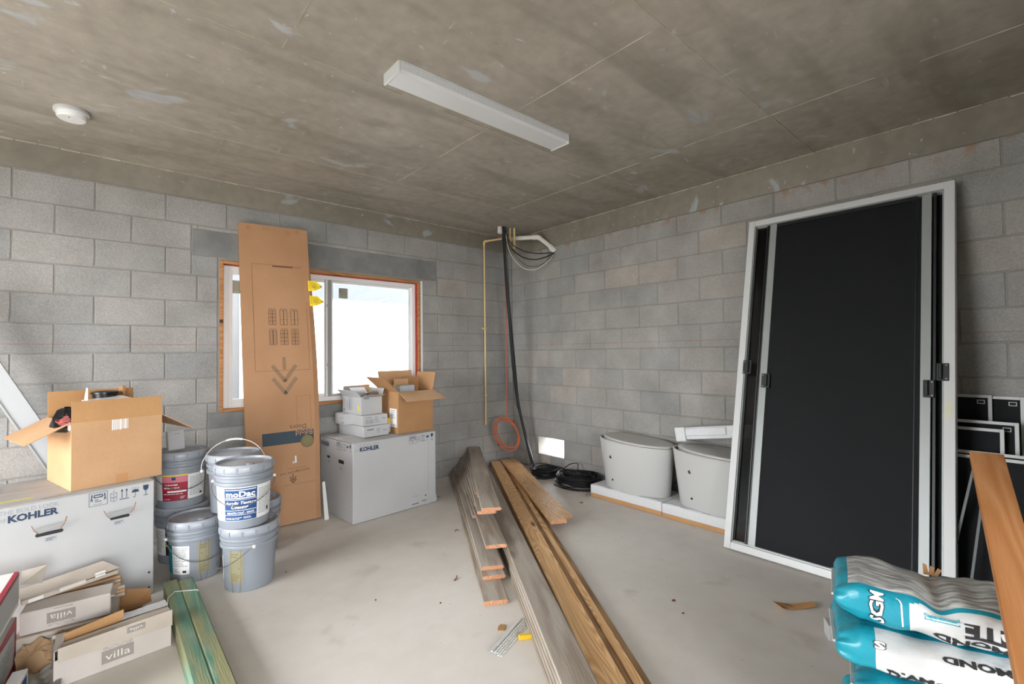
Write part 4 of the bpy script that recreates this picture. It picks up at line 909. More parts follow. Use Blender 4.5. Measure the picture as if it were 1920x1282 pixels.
P = Print(plane((.012, -.0005, .02), (-.04,.166,.98), (-.04,.166,.98))); 

# ------------------------------------------------------------ leaning white trim at the left
t = thing('leaning_trim', 'pale grey aluminium trim strip leaning diagonally against the left part of the back wall', 'trim strip', (-3.80, -.20, .02), rot=(0, rad(-25.5), 0))
MB().box(-.055, .055, -.012, .012, 0, 2.0, b=.002).build('strip', mat('grey_white_strip', (166,168,170), .45), t); MB().box(-.06, -.05, -.02, -.012, 0, 2.0).build('lip', M_grey, t)

# ------------------------------------------------------------ pails
def pail(loc, label, labels=None, bail=None, ear=0, name='paint_pail', splat=False):
    """bail = (ear axis angle deg relative to view, swing angle deg from hanging in front)"""
    x, y, z = loc; v = math.atan2(CAM.y-y, CAM.x-x)      # azimuth towards the viewer's side of the room
    t = thing(name, label, 'bucket', loc, v, group='grey paint pails')
    MB().lathe([(0,0), (.126,0), (.131,.004), (.1425,.245), (.1425,.25)], 48).build('body', M_pail, t, True)
    MB().lathe([(.1425,.248), (.1535,.2495), (.1550,.254), (.1550,.266), (.1520,.270), (.1465,.272), (.1465,.288), (.1545,.290), (.1562,.294), (.1562,.304), (.1535,.308), (.1480,.310), (.1480,.330)], 48).build('collar', M_pail, t, True)
    l = MB().lathe([(.150,.325), (.160,.326), (.1615,.330), (.1600,.350), (.1565,.360), (.152,.367), (.145,.367), (.141,.354), (.10,.353), (.098,.356), (0,.357)], 48).build('lid', M_lid, t, True)
    mb = MB()
    for k in range(14):
        a = 2*pi*k/14+.2; mb.box(.1585, .1630, -.004, .004, .326, .352, M=Matrix.Rotation(a, 4, 'Z'))
    mb.build('lid_tabs', M_pail, l)['kind'] = 'stuff'
    MB().lathe([(.0,.357), (.024,.357), (.024,.363), (.018,.365), (0,.365)], 20, (.08,.03,0)).build('pour_spout_cap', M_lid, l, True)
    rz_ = lambda z_: .131+(.1425-.131)*z_/.245+.0006
    f = lambda a, b, h: ((rz_(b)+h)*cos(a), (rz_(b)+h)*sin(a), b)    # a in radians, +a = photograph right
    P = Print(f, .0006)
    if labels: labels(P); P.done(t, 'printed_label')
    if bail:
        ea, sw, grip = bail; mb = MB(); pts = []; RR_ = .166 if not (80 < sw < 110) else .185
        e1 = Vector((cos(rad(90+ea)), sin(rad(90+ea)), 0)); e2 = Vector((sin(rad(90+ea)), -cos(rad(90+ea)), 0)); dn = e2*cos(rad(sw))+Vector((0,0,1))*sin(rad(sw))
        for k in range(25):
            th = pi*k/24; pts.append(Vector((0,0,.262))+e1*RR_*cos(th)*(.97 if k in (0,24) else 1)+dn*(RR_ if sw > 60 else .212)*sin(th))
        mb.tube(pts, .0026, 6).build('bail_wire', M_wire, t, True)
        if grip: MB().tube(pts[10:15], .007, 10).build('grip', M_grip, t, True)
        for s in (0, -1): MB().lathe([(0,-.010), (.008,-.008), (.010,0), (.008,.008), (0,.010)], 10, tuple(pts[s])).build('bail_ear', M_grip, t, True)
    return t
PZ = .367
def lab_gold(a0, a1, z0=.057, z1=.235):
    def g(P):
        P.rect('gold', a0, z0, a1, z1, 0, 8); c = (a0+a1)/2; w = a1-a0
        P.bars('olive', a0+w*.12, z1-.036, a1-w*.12, z1-.006, 2, 3, h=.5); P.ring('olive', c, (z0+z1)/2+.012, w*.38, .016, h=.8, n=18)
        P.line('olive', [(c-w*.25, (z0+z1)/2+.03), (c+w*.25, (z0+z1)/2-.008)], .01, .8); P.bars('olive', a0+w*.12, z0+.006, a1-w*.12, z0+.055, 5, 7, h=.5)
    return g
def L_m(P):
    lab_gold(rad(-47), rad(-14))(P); P.rect('paper', rad(-92), .06, rad(-74), .20, 0, 4)
def L_t(P):
    P.rect('teal', rad(-80), .055, rad(-58), .225, 0, 6); P.rect('paper', rad(-58), .055, rad(-14), .225, 0, 10)
    P.bars('grey', rad(-55), .10, rad(-18), .215, 12, 5, .95, .5); P.rect('black', rad(-30), .064, rad(-21), .078, .6); P.bars('grey', rad(-55), .062, rad(-36), .09, 3, 5, h=.5); lab_gold(rad(4), rad(31), .05, .23)(P)
def L_modac(P):
    z0, z1 = .050, .243; a, b = rad(-44), rad(27)
    P.rect('paper', rad(-90), z0, rad(76), z1, 0, 26); P.rect('blue', a, z0+.002, b, z1-.006, .6, 16); c = (a+b)/2
    P.rect('white', a+.04, z1-.018, b-.04, z1-.013, 1.2, 10); P.text('white', 'moDac', c, z1-.040, width=(b-a)*.88, height=.034, bold=.035, h=1.4); P.rect('white', a+.03, z1-.066, b-.05, z1-.060, 1.2, 10)
    P.rect('white', a+.02, z1-.073, b-.02, z1-.071, 1.2, 10)
    P.text('white', 'Acrylic Texture', c, z1-.092, width=(b-a)*.96, height=.022, bold=.03, shear=.3, h=1.4); P.text('white', 'Coating', c-.02, z1-.116, width=(b-a)*.52, height=.024, bold=.03, shear=.3, h=1.4)
    P.rect('white', a+.02, z1-.134, b-.02, z1-.131, 1.2, 10); P.text('white', 'SMOOTH COAT - WHITE', c, z1-.148, width=(b-a)*.84, height=.013, bold=.02, h=1.4); P.rect('white', a+.02, z1-.160, b-.02, z1-.158, 1.2, 10)
    P.bars('white', a+.05, z0+.007, b-.35, z0+.022, 2, 3, h=1.2); P.bars('white', b-.5, z0+.010, b-.06, z0+.024, 2, 7, h=1.2)
    P.bars('grey', b+.08, z0+.02, rad(72), z1-.02, 15, 9, .95, .5); P.bars('grey', rad(-84), z0+.02, a-.08, z1-.03, 15, 19, .95, .5); P.rect('black', b+.5, z0+.03, b+.62, z0+.05, 1)
def L_red(P):
    z0, z1 = .052, .222; a, b = rad(-47), rad(15)
    P.rect('paper', rad(-78), z0+.003, rad(66), z1-.004, 0, 26); P.rect('red', a, z0, b, z1-.05, .6, 14); P.rect('pink', a, z1-.05, b, z1-.008, .6, 14); P.rect('yellow', a, z1-.008, b, z1, .7, 14); c = (a+b)/2
    P.rect('wine', a, z0, b, z0+.055, .8, 14); P.rect('blue', c-.10, z1-.034, c+.06, z1-.015, 1.2, 3); P.bars('pale', a+.1, z1-.095, b-.1, z1-.055, 2, 3, .9, 1.2); P.rect('white', a+.25, z0+.056, b-.06, z0+.066, 1.2, 6)
    P.bars('pale', a+.08, z0+.04, b-.1, z0+.05, 1, 6, h=1.2); P.bars('pale', b-.3, z0+.01, b-.1, z0+.03, 2, 8, h=1.2); P.bars('pale', a+.08, z0+.008, a+.4, z0+.016, 1, 6, h=1.2)
    P.bars('grey', b+.08, z0+.02, rad(62), z1-.02, 16, 11, .95, .5); P.rect('black', rad(48), z0+.02, rad(56), z0+.035, 1)
def L_dark(P):
    P.rect('paper', rad(-85), .06, rad(-40), .235, 0, 8); P.bars('grey', rad(-80), .08, rad(-44), .22, 12, 3, .9, .5); P.rect('black', rad(-40), .06, rad(10), .24, 0, 10); P.rect('yellow', rad(-40), .12, rad(10), .128, .8, 10); P.rect('green', rad(-34), .20, rad(-20), .23, .8, 3)
pail((-3.220, -1.230, 0), 'grey pail with gold warning panel under the blue-labelled pail', L_m, bail=(-82, -36, False))
pail((-3.251, -1.237, PZ), 'grey pail with blue and white coating label, on top of the front stack', L_modac, bail=(-6, -34, False))
pail((-3.446, -.880, 0), 'single grey pail with white label and gold panel, left of the front stack', L_t, bail=(18, -41, False))
pail((-3.478, -.506, 0), 'grey pail with black and yellow label, on the floor under the red-labelled pail', L_dark, bail=None)
pail((-3.487, -.528, PZ), 'grey pail with red label stacked beside the tan box', L_red, bail=(10, -40, False))
pail((-3.238, -.885, PZ), 'grey pail with raised wire handle and white grip, behind the front stack', None, bail=(0, 96, True))
pail((-3.080, -.760, 0), 'grey pail on the floor half hidden right behind the front stack', None)
t = MB().box(0, .10, 0, .03, 0, .13, b=.002).build('switch_cover_box', M_carton, None, False, (-3.56, -.56, PZ*2+.0), (rad(-8), 0, rad(20))); tag(t, 'small white carton standing on the red-labelled pail', 'cardboard box')
P = Print(plane((0,0,0), (1,0,0), (0,0,1))); P.bars('grey', .04, .10, .09, .112, 1, 3); P.done(t)

# ------------------------------------------------------------ boards
def board(name, label, nl, heading, length, wdt, thk, ztop, m, group, profile=False, end=None, cat='board', pitch=0):
    """nl = near-left corner (x,y) on plan; board runs away along heading; to its right by wdt"""
    t = thing(name, label, cat, (nl[0], nl[1], ztop-thk), group=group); t.rotation_euler = (0, -rad(pitch), rad(heading))
    e = .0015
    mb = MB()
    if profile:
        g = thk/3
        mb.box(0.001, length, -wdt, 0, 0, thk, b=e).box(.001, length, -wdt-.007, -wdt+.001, g, 2*g)
    else: mb.box(.001, length, -wdt, 0, 0, thk, b=e)
    mb.build('plank', m, t)
    c = MB().box(-.0006, .0012, -wdt+e, -e, e, thk-e)
    if profile: c.box(-.0006, .0012, -wdt-.006, -wdt+e, thk/3+.001, 2*thk/3-.001)
    c.build('sawn_end', end or M_cutend, t)
    return t
gA = 'weathered tongue and groove boards in the left stack'
tk = .0243
wA = .133
names = {1: 'lowest weathered grey board of the left stack, sawn end nearest the camera', 2: 'weathered grey board just above the lowest one, short sawn end showing', 3: 'weathered grey board of the left stack, end third from the floor',
         6: 'weathered grey board in the middle of the left stack, long top face showing', 12: 'topmost weathered grey board of the left stack, nearest the back wall'}
near = {1: (-2.345, -2.405), 2: (-2.205, -2.215), 3: (-2.168, -2.155), 4: (-1.60, -1.30), 5: (-1.75, -1.50), 6: (-2.062, -2.065), 7: (-1.66, -1.40), 8: (-1.60, -1.32), 9: (-1.845, -1.69), 10: (-1.62, -1.36), 11: (-1.70, -1.5), 12: (-1.914, -1.83)}
far = {k: (-.985+(k-1)*.0235, -.03) for k in range(1, 13)}
far[4] = (-.93,-.03); 
for k in range(1, 13):
    n0 = near[k]; f0 = far[k]; dv = Vector(f0)-Vector(n0); hd = math.degrees(math.atan2(dv.y, dv.x))
    lab = names.get(k, 'weathered grey board in the left stack, long edge showing, %s from the top' % {11:'second',10:'third',9:'fourth',8:'fifth',7:'sixth',5:'eighth',4:'ninth'}.get(k,''))
    board('tongue_and_groove_board', lab, n0, hd, dv.length-.004, wA, tk-.0005, tk*k, M_grayb, gA, True)
gB = 'weathered tongue and groove boards in the middle stack'
for k in range(1, 6):
    top = .024*k; sh_ = (5-k)*.0035
    hd = 58.6; d = Vector((cos(rad(hd)), sin(rad(hd)))); pL = Vector((-2.597-sh_*.85+.001, -3.209+sh_*.52)); near_ = pL-d*(.62+.05*(k % 3)); ff = (-.045-near_.y)/d.y
    lab = 'topmost weathered grey board of the middle stack, broad face up beside the pine board' if k == 5 else 'weathered grey board in the middle stack, long edge showing, %s' % {4:'second from the top',3:'third from the top',2:'second from the floor',1:'lying on the floor'}[k]
    board('tongue_and_groove_board', lab, tuple(near_), hd, ff-.01, .133, .0235, top, M_grayb, gB, True)
# pine boards
def pine(label, rl, heading, y_far, wdt, thk, top, m, near_ext=.45, grp='pine boards beside the grey boards'):
    d = Vector((cos(rad(heading)), sin(rad(heading)))); nrm = Vector((-d.y, d.x)); L0 = Vector(rl)-d*near_ext+nrm*wdt; ff = (y_far-L0.y)/d.y
    return board('pine_board', label, tuple(L0), heading, ff, wdt, thk, top, m, grp, False)
pine('wide golden pine board with strong grain, right of the middle grey stack', (-2.366, -3.336), 57.55, -.03, .112, .024, .080, M_pine, .55)
pine('golden pine board directly under the wide grained one', (-2.364, -3.335), 57.55, -.05, .108, .024, .055, M_pine, .5)
pine('lowest golden pine board of the pile with the wide grained one on top', (-2.362, -3.333), 57.55, -.04, .108, .024, .030, M_pine, .52)
hdD = 57.5
pine('narrow dark-edged board on the floor right against the wide pine board', (-2.326, -3.349), hdD, -.30, .030, .045, .046, M_pined, .5)
pine('narrow pine board, second of the three strips right of the wide pine board', (-2.290, -3.371), hdD, -.42, .040, .052, .053, M_pine, .5)
pine('outermost narrow dark pine board of the pile, along the open floor', (-2.256, -3.393), hdD, -1.1, .038, .032, .033, M_pined, .5)
hdE = 60.6
def bE(label, p0, p1, q, q1, thk, top):
    n_ = Vector((.871, -.491)); d_ = Vector((.491, .871)); nl = n_*p0+d_*q
    board('pine_board', label, tuple(nl), hdE, q1-q, p1-p0, thk, top, M_pine, 'short pine boards near the corner')
bE('broad short pine board ending on the open floor, left of its two neighbours', -.206, -.082, -2.32, -.17, .024, .079)
bE('middle short pine board ending on the open floor, between a broad and a narrow one', -.080, -.036, -2.235, -.11, .024, .076)
bE('outermost narrow short pine board ending on the open floor near the black cable coils', -.034, .0, -2.215, -.09, .024, .072)
bE('narrow pine board lying on the floor under the three short pine boards', -.060, -.012, -1.90, -.13, .046, .047)
# treated timbers
for i, (x0, wd, lab, y0_) in enumerate([(-3.631, .066, 'left green treated timber with yellowish side, strapped to its neighbour', -1.115), (-3.5645, .068, 'right green treated timber with grey-green face and knots', -1.150)]):
    t = thing('treated_timber', lab, 'timber', (x0+wd, y0_, 0), rot=(0, 0, rad(-90)), group='green treated timbers')
    MB().box(0, 2.25, 0, wd*-1, 0.001, .09, b=.006).build('timber', M_green, t)
    MB().box(-.001, .001, -wd+.007, -.007, .008, .083).build('sawn_end', M_green, t)
t = thing('strap', 'thin white plastic strap around the green treated timbers', 'strap', (-3.566, -1.30, .0)); M_st = mat('white_strap', (226,226,218), .5)
MB().tube([(-.075,-.12,.012), (-.066,-.06,.094), (-.03,.0,.094), (.066,-.06,.094), (.074,-.07,.03)], .0022, 5).build('strap_band', M_st, t)

# ------------------------------------------------------------ tile cartons at the lower left
def villa(P, x, z, s=1.0, rot=0, sub=True):
    w, h = .112*s, .055*s
    P.rect('villa', x-w/2, z-h/2, x+w/2, z+h/2); P.text('pale', 'villa', x, z, width=w*.78, height=h*.55, rot=rot, h=.8)
    if sub:
        sg = 1 if rot == 0 else -1
        P.line('villa', [(x-w*.45+k*w*.05, z+sg*(h*.68+h*.1*sin(k*1.1))) for k in range(19)], .0015); P.ring('villa', x-w*.4, z+sg*h*.68, .005*s, .0012, n=8); P.ring('villa', x+w*.4, z+sg*h*.68, .005*s, .0012, n=8)
t = thing('tile_carton', 'open narrow cream tile carton with grey villa label, front of the left pile', 'cardboard box', (-4.044, -1.712, 0), rad(4.9), group='cream tile cartons')
w, d, h = .398, .150, .160
MB().box(0, w, 0, .004, .001, h*.70).build('front_panel', M_creamw, t); MB().box(0, w-.05, d-.004, d, .001, h*.98).build('rear_panel', M_creamw, t)
MB().box(0, .004, .004, d-.004, .001, h*.9).build('side_panel', M_creamw, t); MB().box(w-.004, w, .004, d-.03, .001, h*.8).build('side_panel', M_creamw, t); MB().box(.004, w-.004, .004, d-.004, .002, .006).build('bottom_panel', M_cream, t)
MB().hexa([(.012,-.006,h*.64), (w+.004,-.006,h*.60), (w+.004,-.001,h*.60), (.012,-.001,h*.64), (.012,-.004,h*1.0), (w+.004,-.002,h*1.04), (w+.004,.003,h*1.04), (.012,.003,h*1.0)]).build('upper_band', M_cream, t)
MB().slab([(.0,.03,h*.9), (w,.02,h*1.0), (w-.002,.075,h*1.0), (.02,.06,h*.95)], (0,-.3,1), .003).build('inner_flap', M_cream, t)
MB().slab([(.03,.085,h*.85), (.235,.10,h*.92), (.237,.112,h*1.20), (.035,.095,h*1.08)], (0,-1,.2), .003).build('kraft_insert', M_kraft2, t)
MB().slab([(.225,.08,h*1.0), (w-.002,.06,h*1.06), (w-.004,.115,h*1.10), (.235,.13,h*1.02)], (0,-.5,1), .003).build('torn_white_flap', M_carton, t)
MB().slab([(-.002,.01,h*.9), (.02,.02,h*.95), (.045,.12,h*1.05), (.012,.14,h*1.0)], (-1,0,.8), .003).build('end_flap', M_creamw, t)
P = Print(plane((0,-.001,0), (1,0,0), (0,0,1))); villa(P, .205, .055, .98); P.done(t)
P = Print(plane((0,-.0065,0), (1,0,0), (0,0,1))); P.rect('villa', .235, .128, .300, .152, .5); P.text('pale', 'villa', .2675, .140, width=.048, height=.014, rot=180, h=1.4); P.rect('villa', .2365, .1275, .2985, .1280); P.done(t)
t = thing('tile_carton', 'closed cream tile carton with upside-down villa label, middle of the left pile', 'cardboard box', (-4.166, -1.462, .150), rad(-6), group='cream tile cartons')
MB().box(0, .305, 0, .135, 0, .098, b=.004).build('carton_body', M_creamw, t); MB().slab([(.25,-.001,.09), (.318,.004,.085), (.322,.12,.082), (.25,.13,.1)], (0,0,1), .004).build('torn_end', M_cream, t)
P = Print(plane((0,0,0), (1,0,0), (0,0,1))); villa(P, .135, .052, .85, 180); P.bars('villa', .11, .085, .19, .093, 1, 4); P.done(t)
t = thing('tile_carton', 'cream tile carton at the bottom of the left pile, mostly covered by brown paper', 'cardboard box', (-4.185, -1.475, 0), rad(-6), group='cream tile cartons')
MB().box(0, .34, 0, .31, .001, .147, b=.004).build('carton_body', M_cream, t); P = Print(plane((0,0,0), (1,0,0), (0,0,1))); P.rect('villa', .09, .105, .16, .135); P.done(t)
for k in range(6):
    t = MB().box(0, .345-.005*k, 0, .14, 0, .0145, b=.002).build('flattened_carton', M_kraft if k % 2 else M_cream, None, False, (-4.150+.006*(k % 3), -1.318+.002*k, .149+k*.0155), (0, 0, rad(2+1.2*k)))
    t['label'] = 'flattened cardboard sheet with fanned end in the left pile, %s of six' % ('lowest', 'second from the bottom', 'third from the bottom', 'third from the top', 'second from the top', 'topmost')[k]; t['category'] = 'cardboard sheet'; t['group'] = 'flattened cardboard sheets'
t = thing('flattened_box', 'long flattened brown box with torn tape on the left pile, against the white carton', 'cardboard box', (-4.165, -1.372, .250), rot=(rad(0), rad(-1), rad(15)))
MB().hexa([(0,0,0), (.345,0,.004), (.345,.14,.004), (0,.14,0), (0,.004,.016), (.345,.0,.022), (.335,.14,.024), (0,.14,.018)]).build('box_body', M_cream, t)
MB().slab([(0,.0,.019), (.35,-.004,.034), (.325,.15,.040), (0,.15,.024)], (0,0,1), .003).build('upper_sheet', M_cream, t)
P = Print(plane((0,-.001,.001), (1,0,.035), (0,.1,1))); P.rect('paper', .02, .001, .07, .018); P.rect('pale', .125, .002, .22, .020); P.rect('paper', .255, .008, .295, .03); P.done(t, 'torn_tape')
# kraft flap right of pile
t = MB().slab([(-.10,.02,.11), (.02,-.03,.075), (.10,-.05,.10), (.10,.02,.14), (.04,.07,.09), (-.09,.10,.165)], (0,-.4,1), .004).build('kraft_scrap', M_kraftd, None, False, (-3.80, -1.30, .0)); tag(t, 'bent brown cardboard scrap between the tile cartons and the green timbers', 'cardboard scrap')
t = MB().box(-.09, .06, -.06, .08, 0, .07, b=.003).build('kraft_support_box', M_cream, None, False, (-3.80, -1.28, 0), (0,0,.2)); tag(t, 'low cream carton under the bent brown scrap, right end of the pile', 'cardboard box')
# brown paper
R = random.Random(12); nx, ny = 12, 8; mb = MB(); vs = []
for i in range(nx+1):
    for j in range(ny+1):
        u, v = i/nx, j/ny; vs.append((u*.15+.012*sin(9*v), -.07*(1-v)+.02*sin(7*u)*(1-v), .045+.085*v+.012*sin(13*u+3*v)+R.uniform(-.005,.005)+(-.05*(1-u) if v < .4 else 0)))
mb.add(vs, [(i*(ny+1)+j, (i+1)*(ny+1)+j, (i+1)*(ny+1)+j+1, i*(ny+1)+j+1) for i in range(nx) for j in range(ny)])
t = mb.build('crumpled_paper', mat('brown_paper', (168,138,104), .85, c2=(150,120,88), scale=9), None, False, (-4.16, -1.50, .0)); tag(t, 'crumpled brown paper in front of the lowest tile carton', 'paper')
nx, ny = 18, 16; mb = MB(); vs = []
for i in range(nx+1):
    for j in range(ny+1):
        u, v = i/nx, j/ny; vs.append((-.06+u*.26, -.42+v*.36, .012+.018*abs(sin(11*u+5*v))*(.4+v)+.02*abs(sin(23*v+4*u))*.5+R.uniform(0,.003)))
mb.add(vs, [(i*(ny+1)+j, (i+1)*(ny+1)+j, (i+1)*(ny+1)+j+1, i*(ny+1)+j+1) for i in range(nx) for j in range(ny)])
t = mb.build('plastic_sheet', M_trash, None, True, (-4.22, -1.52, .0)); tag(t, 'creased grey plastic sheeting on the floor left of the front tile carton', 'plastic sheet')
# red and white boxes at the left edge
t = thing('red_carton', 'dark red carton with slanted white label at the left edge of the photo', 'cardboard box', (-4.172, -1.47, 0), rad(-4))
MB().box(-.32, 0, -.62, 0, .001, .245, b=.002).build('carton_body', mat('red_carton', (158,36,54), .55), t); MB().box(-.318, -.002, -.618, -.002, .245, .2465).build('lid_panel', mat('grey_lid_panel', (176,174,170), .7), t)
P = Print(plane((0,-.62,0), (0,1,0), (0,0,1))); P.poly('lgrey', [(.20,.08), (.57,.07), (.575,.205), (.22,.235)], .5); P.bars('grey', .24, .10, .55, .19, 6, 3, .9, 1.2); P.bars('pale', .15, .02, .30, .05, 2, 3, h=.5); P.done(t)
t = thing('white_carton_lid', 'white flat carton with red and blue edges on top of the red carton', 'cardboard box', (-4.178, -1.345, .2475), rad(-4))
MB().box(-.32, 0, -.70, 0, 0, .15, b=.002).build('carton_body', mat('white_gloss_carton', (226,226,222), .5), t)
P = Print(plane((0,-.70,0), (0,1,0), (0,0,1))); P.rect('red', .0, .132, .70, .149); P.rect('lgrey', .35, .02, .70, .132); P.poly('blue', [(.0,.02), (.35,.02), (.35,.10), (.0,.13)]); P.done(t)
P = Print(plane((-.32,-.70,.1505), (1,0,0), (0,1,0))); P.rect('red', .305, .0, .3195, .70); P.done(t)
t = thing('blue_carton', 'small blue and white carton on the floor beside the red carton', 'cardboard box', (-4.118, -1.70, 0), rad(-8))
MB().box(-.045, 0, -.22, 0, .03, .115, b=.002).build('carton_body', M_vinyl, t); P = Print(plane((0,-.22,0), (0,1,0), (0,0,1))); P.rect('blue', .02, .035, .2, .10); P.done(t)
t = MB().slab([(0,0,.0), (.07,.02,-.02), (.085,.04,.055), (.0,.04,.05)], (0,-1,.3), .003).build('grey_flap_card', M_cartonin, None, False, (-4.175, -1.33, .33)); tag(t, 'loose grey card flap standing behind the white flat carton', 'card')

# ------------------------------------------------------------ small things on the floor
t = thing('corner_bead', 'perforated white metal corner bead offcut on the floor by the grey boards', 'corner bead', (-2.568, -2.752, .0), rad(20.5))
MB().tube([(0,0,.016), (.30,0,.016)], .0045, 8).build('nose', M_alu, t)
mb = MB(); R = random.Random(5)
for r_i in range(4):
    y_ = -.006-r_i*.010; z_ = .014-r_i*.0035
    for k in range(26):
        x_ = .004+k*.0114+(.0057 if r_i % 2 else 0); mb.box(x_, x_+.0062, y_-.0105, y_+.0005, z_-.0012-.0016, z_)
    mb.box(0, .30, y_-.0018, y_, z_-.0015, z_)
mb.build('perforated_flange', mat('bead_white', (222,222,218), .5), t)['kind'] = 'stuff'
MB().slab([(0,.002,.016), (.30,.002,.016), (.30,.022,.001), (0,.022,.001)], (0,1,1), .001).build('flange', M_alu, t)
t = MB().box(-.02, .06, -.012, .012, 0, .022, b=.004).build('yellow_offcut', mat('yellow_plastic', (226,186,40), .5), None, False, (-2.385, -2.76, 0), (0,0,rad(-35))); tag(t, 'small yellow plastic piece half under the middle grey stack', 'offcut')
R = random.Random(44)
def scrap(x, y, r, m, label, cat='debris', h=.004):
    mb = MB(); n = 7; pts = [(r*R.uniform(.5, 1)*cos(2*pi*k/n), r*R.uniform(.4, .9)*sin(2*pi*k/n), h) for k in range(n)]; mb.slab(pts, (0,0,1), h-.0005); o = mb.build('floor_scrap', m, None, False, (x, y, 0)); return tag(o, label, cat)
M_brown = mat('brown_scrap', (110,66,40), .9); M_leaf = mat('dry_leaf', (166,128,80), .8)
scrap(-.62, -1.62, .03, M_leaf, 'tan flake on the floor between the pine boards and the toilets')
scrap(-2.40, -2.62, .035, M_leaf, 'tan wood flake on the floor above the corner bead')
scrap(-1.54, -3.06, .014, M_brown, 'tiny brown chip in the middle of the open floor')
scrap(-1.62, -3.16, .008, M_brown, 'tinier brown chip next to the chip in the middle of the open floor')
scrap(-3.02, -1.25, .008, M_brown, 'tiny dark chip on the floor right of the front pails')
scrap(-2.75, -1.95, .007, M_brown, 'tiny dark chip on the bare floor left of the grey boards')
scrap(-2.50, -2.22, .006, M_dark, 'tiny black chip on the bare floor just left of the grey boards')
scrap(-1.02, -2.35, .006, M_carton, 'tiny white chip on the floor in front of the second toilet')
scrap(-1.28, -3.72, .006, M_brown, 'tiny brown chip on the floor left of the teal bags')
t = MB().tube(tube_path([(0,0,.003), (.02,.006,.006), (.035,.022,.012)], 5), .0035, 6).build('twig', M_brown, None, True, (-2.30, -2.06, 0)); tag(t, 'small twig on the floor against the left grey stack', 'twig')
t = MB().tube(tube_path([(0,0,.003), (.02,.006,.012), (.03,-.006,.004)], 5), .003, 6).build('twig', M_brown, None, True, (-1.86, -1.42, 0)); tag(t, 'dark twig on the floor further back along the left grey stack', 'twig')
t = MB().tube(tube_path([(0,0,.003), (.03,.01,.02), (.07,-.01,.004)], 5), .0025, 6).build('wire_end', M_brown, None, True, (-1.545, -.60, 0)); tag(t, 'thin bent wire on the floor right of the large white carton', 'wire')
# small white box and brown paper by the bags
t = thing('small_white_box', 'small white box with black print on the floor behind the teal bags', 'cardboard box', (-1.335, -3.735, 0), rad(-60))
MB().box(0, .24, 0, .075, .001, .072, b=.0015).build('box_body', M_carton, t); P = Print(plane((0,0,.0722), (1,0,0), (0,1,0))); P.barcode('black', .05, .012, .15, .06, 9, 4); P.rect('black', .05, .03, .15, .036, .5); P.done(t)
t = MB().slab([(0,0,.06), (.05,-.012,.038), (.10,-.05,.034), (.165,-.11,.05), (.20,-.085,.052), (.12,0,.034), (.06,.045,.036), (.02,.05,.064)], (0,0,1), .003).build('brown_paper_scrap', M_kraft2, None, False, (-1.24, -3.50, -.030)); tag(t, 'curled brown paper strip on the floor behind the small white box', 'paper')

# ------------------------------------------------------------ mortar bags
def bag_mat():
    return mat('teal_bag', (22,142,160), .38, c2=(20,130,150), scale=6, bump=.8, bscale=16, rnd=.03, coat=.1)
M_bag = bag_mat(); M_bagw = mat('bag_white', (204,206,206), .4, c2=(190,192,192), scale=5, bump=.7, bscale=16); M_bagg = mat('bag_grey_print', (150,152,150), .5, c2=(194,195,192), scale=34, stretch=(.5,2.5,1), lo=.42, hi=.58, bump=.6, bscale=18)
def bag(loc, rz, label, seed, zones, prints, L_=.62, Wd=.30, Ht=.130):
    """pillow: local x = long axis; -y = front face. zones(u, th) -> material index"""
    R = random.Random(seed); t = thing('mortar_bag', label, 'bag', loc, rz, group='teal and white mortar bags')
    nu, nt = 110, 84; vs = []; fs = []; mi = []
    ph = [R.uniform(0, 6) for _ in range(8)]
    def surf(u, th, h=0):
        e = min(u, 1-u); s_ = min(1, (e/.10))**.5 if e < .10 else 1
        c_, s__ = cos(th), sin(th); p = .55
        yy = math.copysign(abs(c_)**p, c_); zz = math.copysign(abs(s__)**.62, s__)
        wr = .0022*sin(14*u*2+ph[0]+2*th)+.0020*sin(31*u+ph[1]-3*th)+.006*math.exp(-e*22)*sin(9*th+ph[2])+.0045*sin(7*u+ph[3])*s__+.0022*sin(23*u*u*2+4*th+ph[4])
        wd = Wd/2*(.80+.20*s_); ht = Ht/2*(.30+.70*s_)*(.96+.06*sin(5*u+ph[5]))
        dip = -.022*math.exp(-((u-.40)/.05)**2)*(1 if s__ > .2 else 0)*zones.get('dip', 0)
        x = (u-.5)*L_*(1-.02*abs(s__)); return Vector((x, yy*(wd+wr+h), Ht/2+zz*(ht+wr+h)+dip))
    for i in range(nu+1):
        for j in range(nt): vs.append(surf(i/nu, 2*pi*j/nt))
    for i in range(nu):
        for j in range(nt):
            fs.append((i*nt+j, i*nt+(j+1) % nt, (i+1)*nt+(j+1) % nt, (i+1)*nt+j)); u = (i+.5)/nu; a = math.degrees(2*pi*(j+.5)/nt); mi.append(zones['f'](u, a))
    fs += [tuple(range(nt-1, -1, -1)), tuple(nu*nt+j for j in range(nt))]; mi += [0, 0]
    me = bpy.data.meshes.new('bag_skin'); me.from_pydata(vs, [], fs); me.update()
    for m_ in (M_bag, M_bagw, M_bagg): me.materials.append(m_)
    for p, k in zip(me.polygons, mi): p.material_index = k; p.use_smooth = True
    o = bpy.data.objects.new('bag_skin', me); COL.objects.link(o); o.parent = t
    # sewn end seam
    MB().box(-L_/2-.005, -L_/2+.006, -Wd*.34, Wd*.34, Ht*.46, Ht*.52, b=.001).build('end_seam', M_bagw, t); MB().box(L_/2-.006, L_/2+.012, -Wd*.36, Wd*.36, Ht*.42, Ht*.56, b=.002).build('end_seam', M_bag, t)
    if prints:
        # print coordinates: a = metres along the bag from its left end, b = degrees around (180 = front equator, 90 = top)
        P = Print(lambda a, b, h: surf(a/L_, rad(b), h+.0006), .0012); prints(P); P.done(t, 'printed_lettering')
    return t
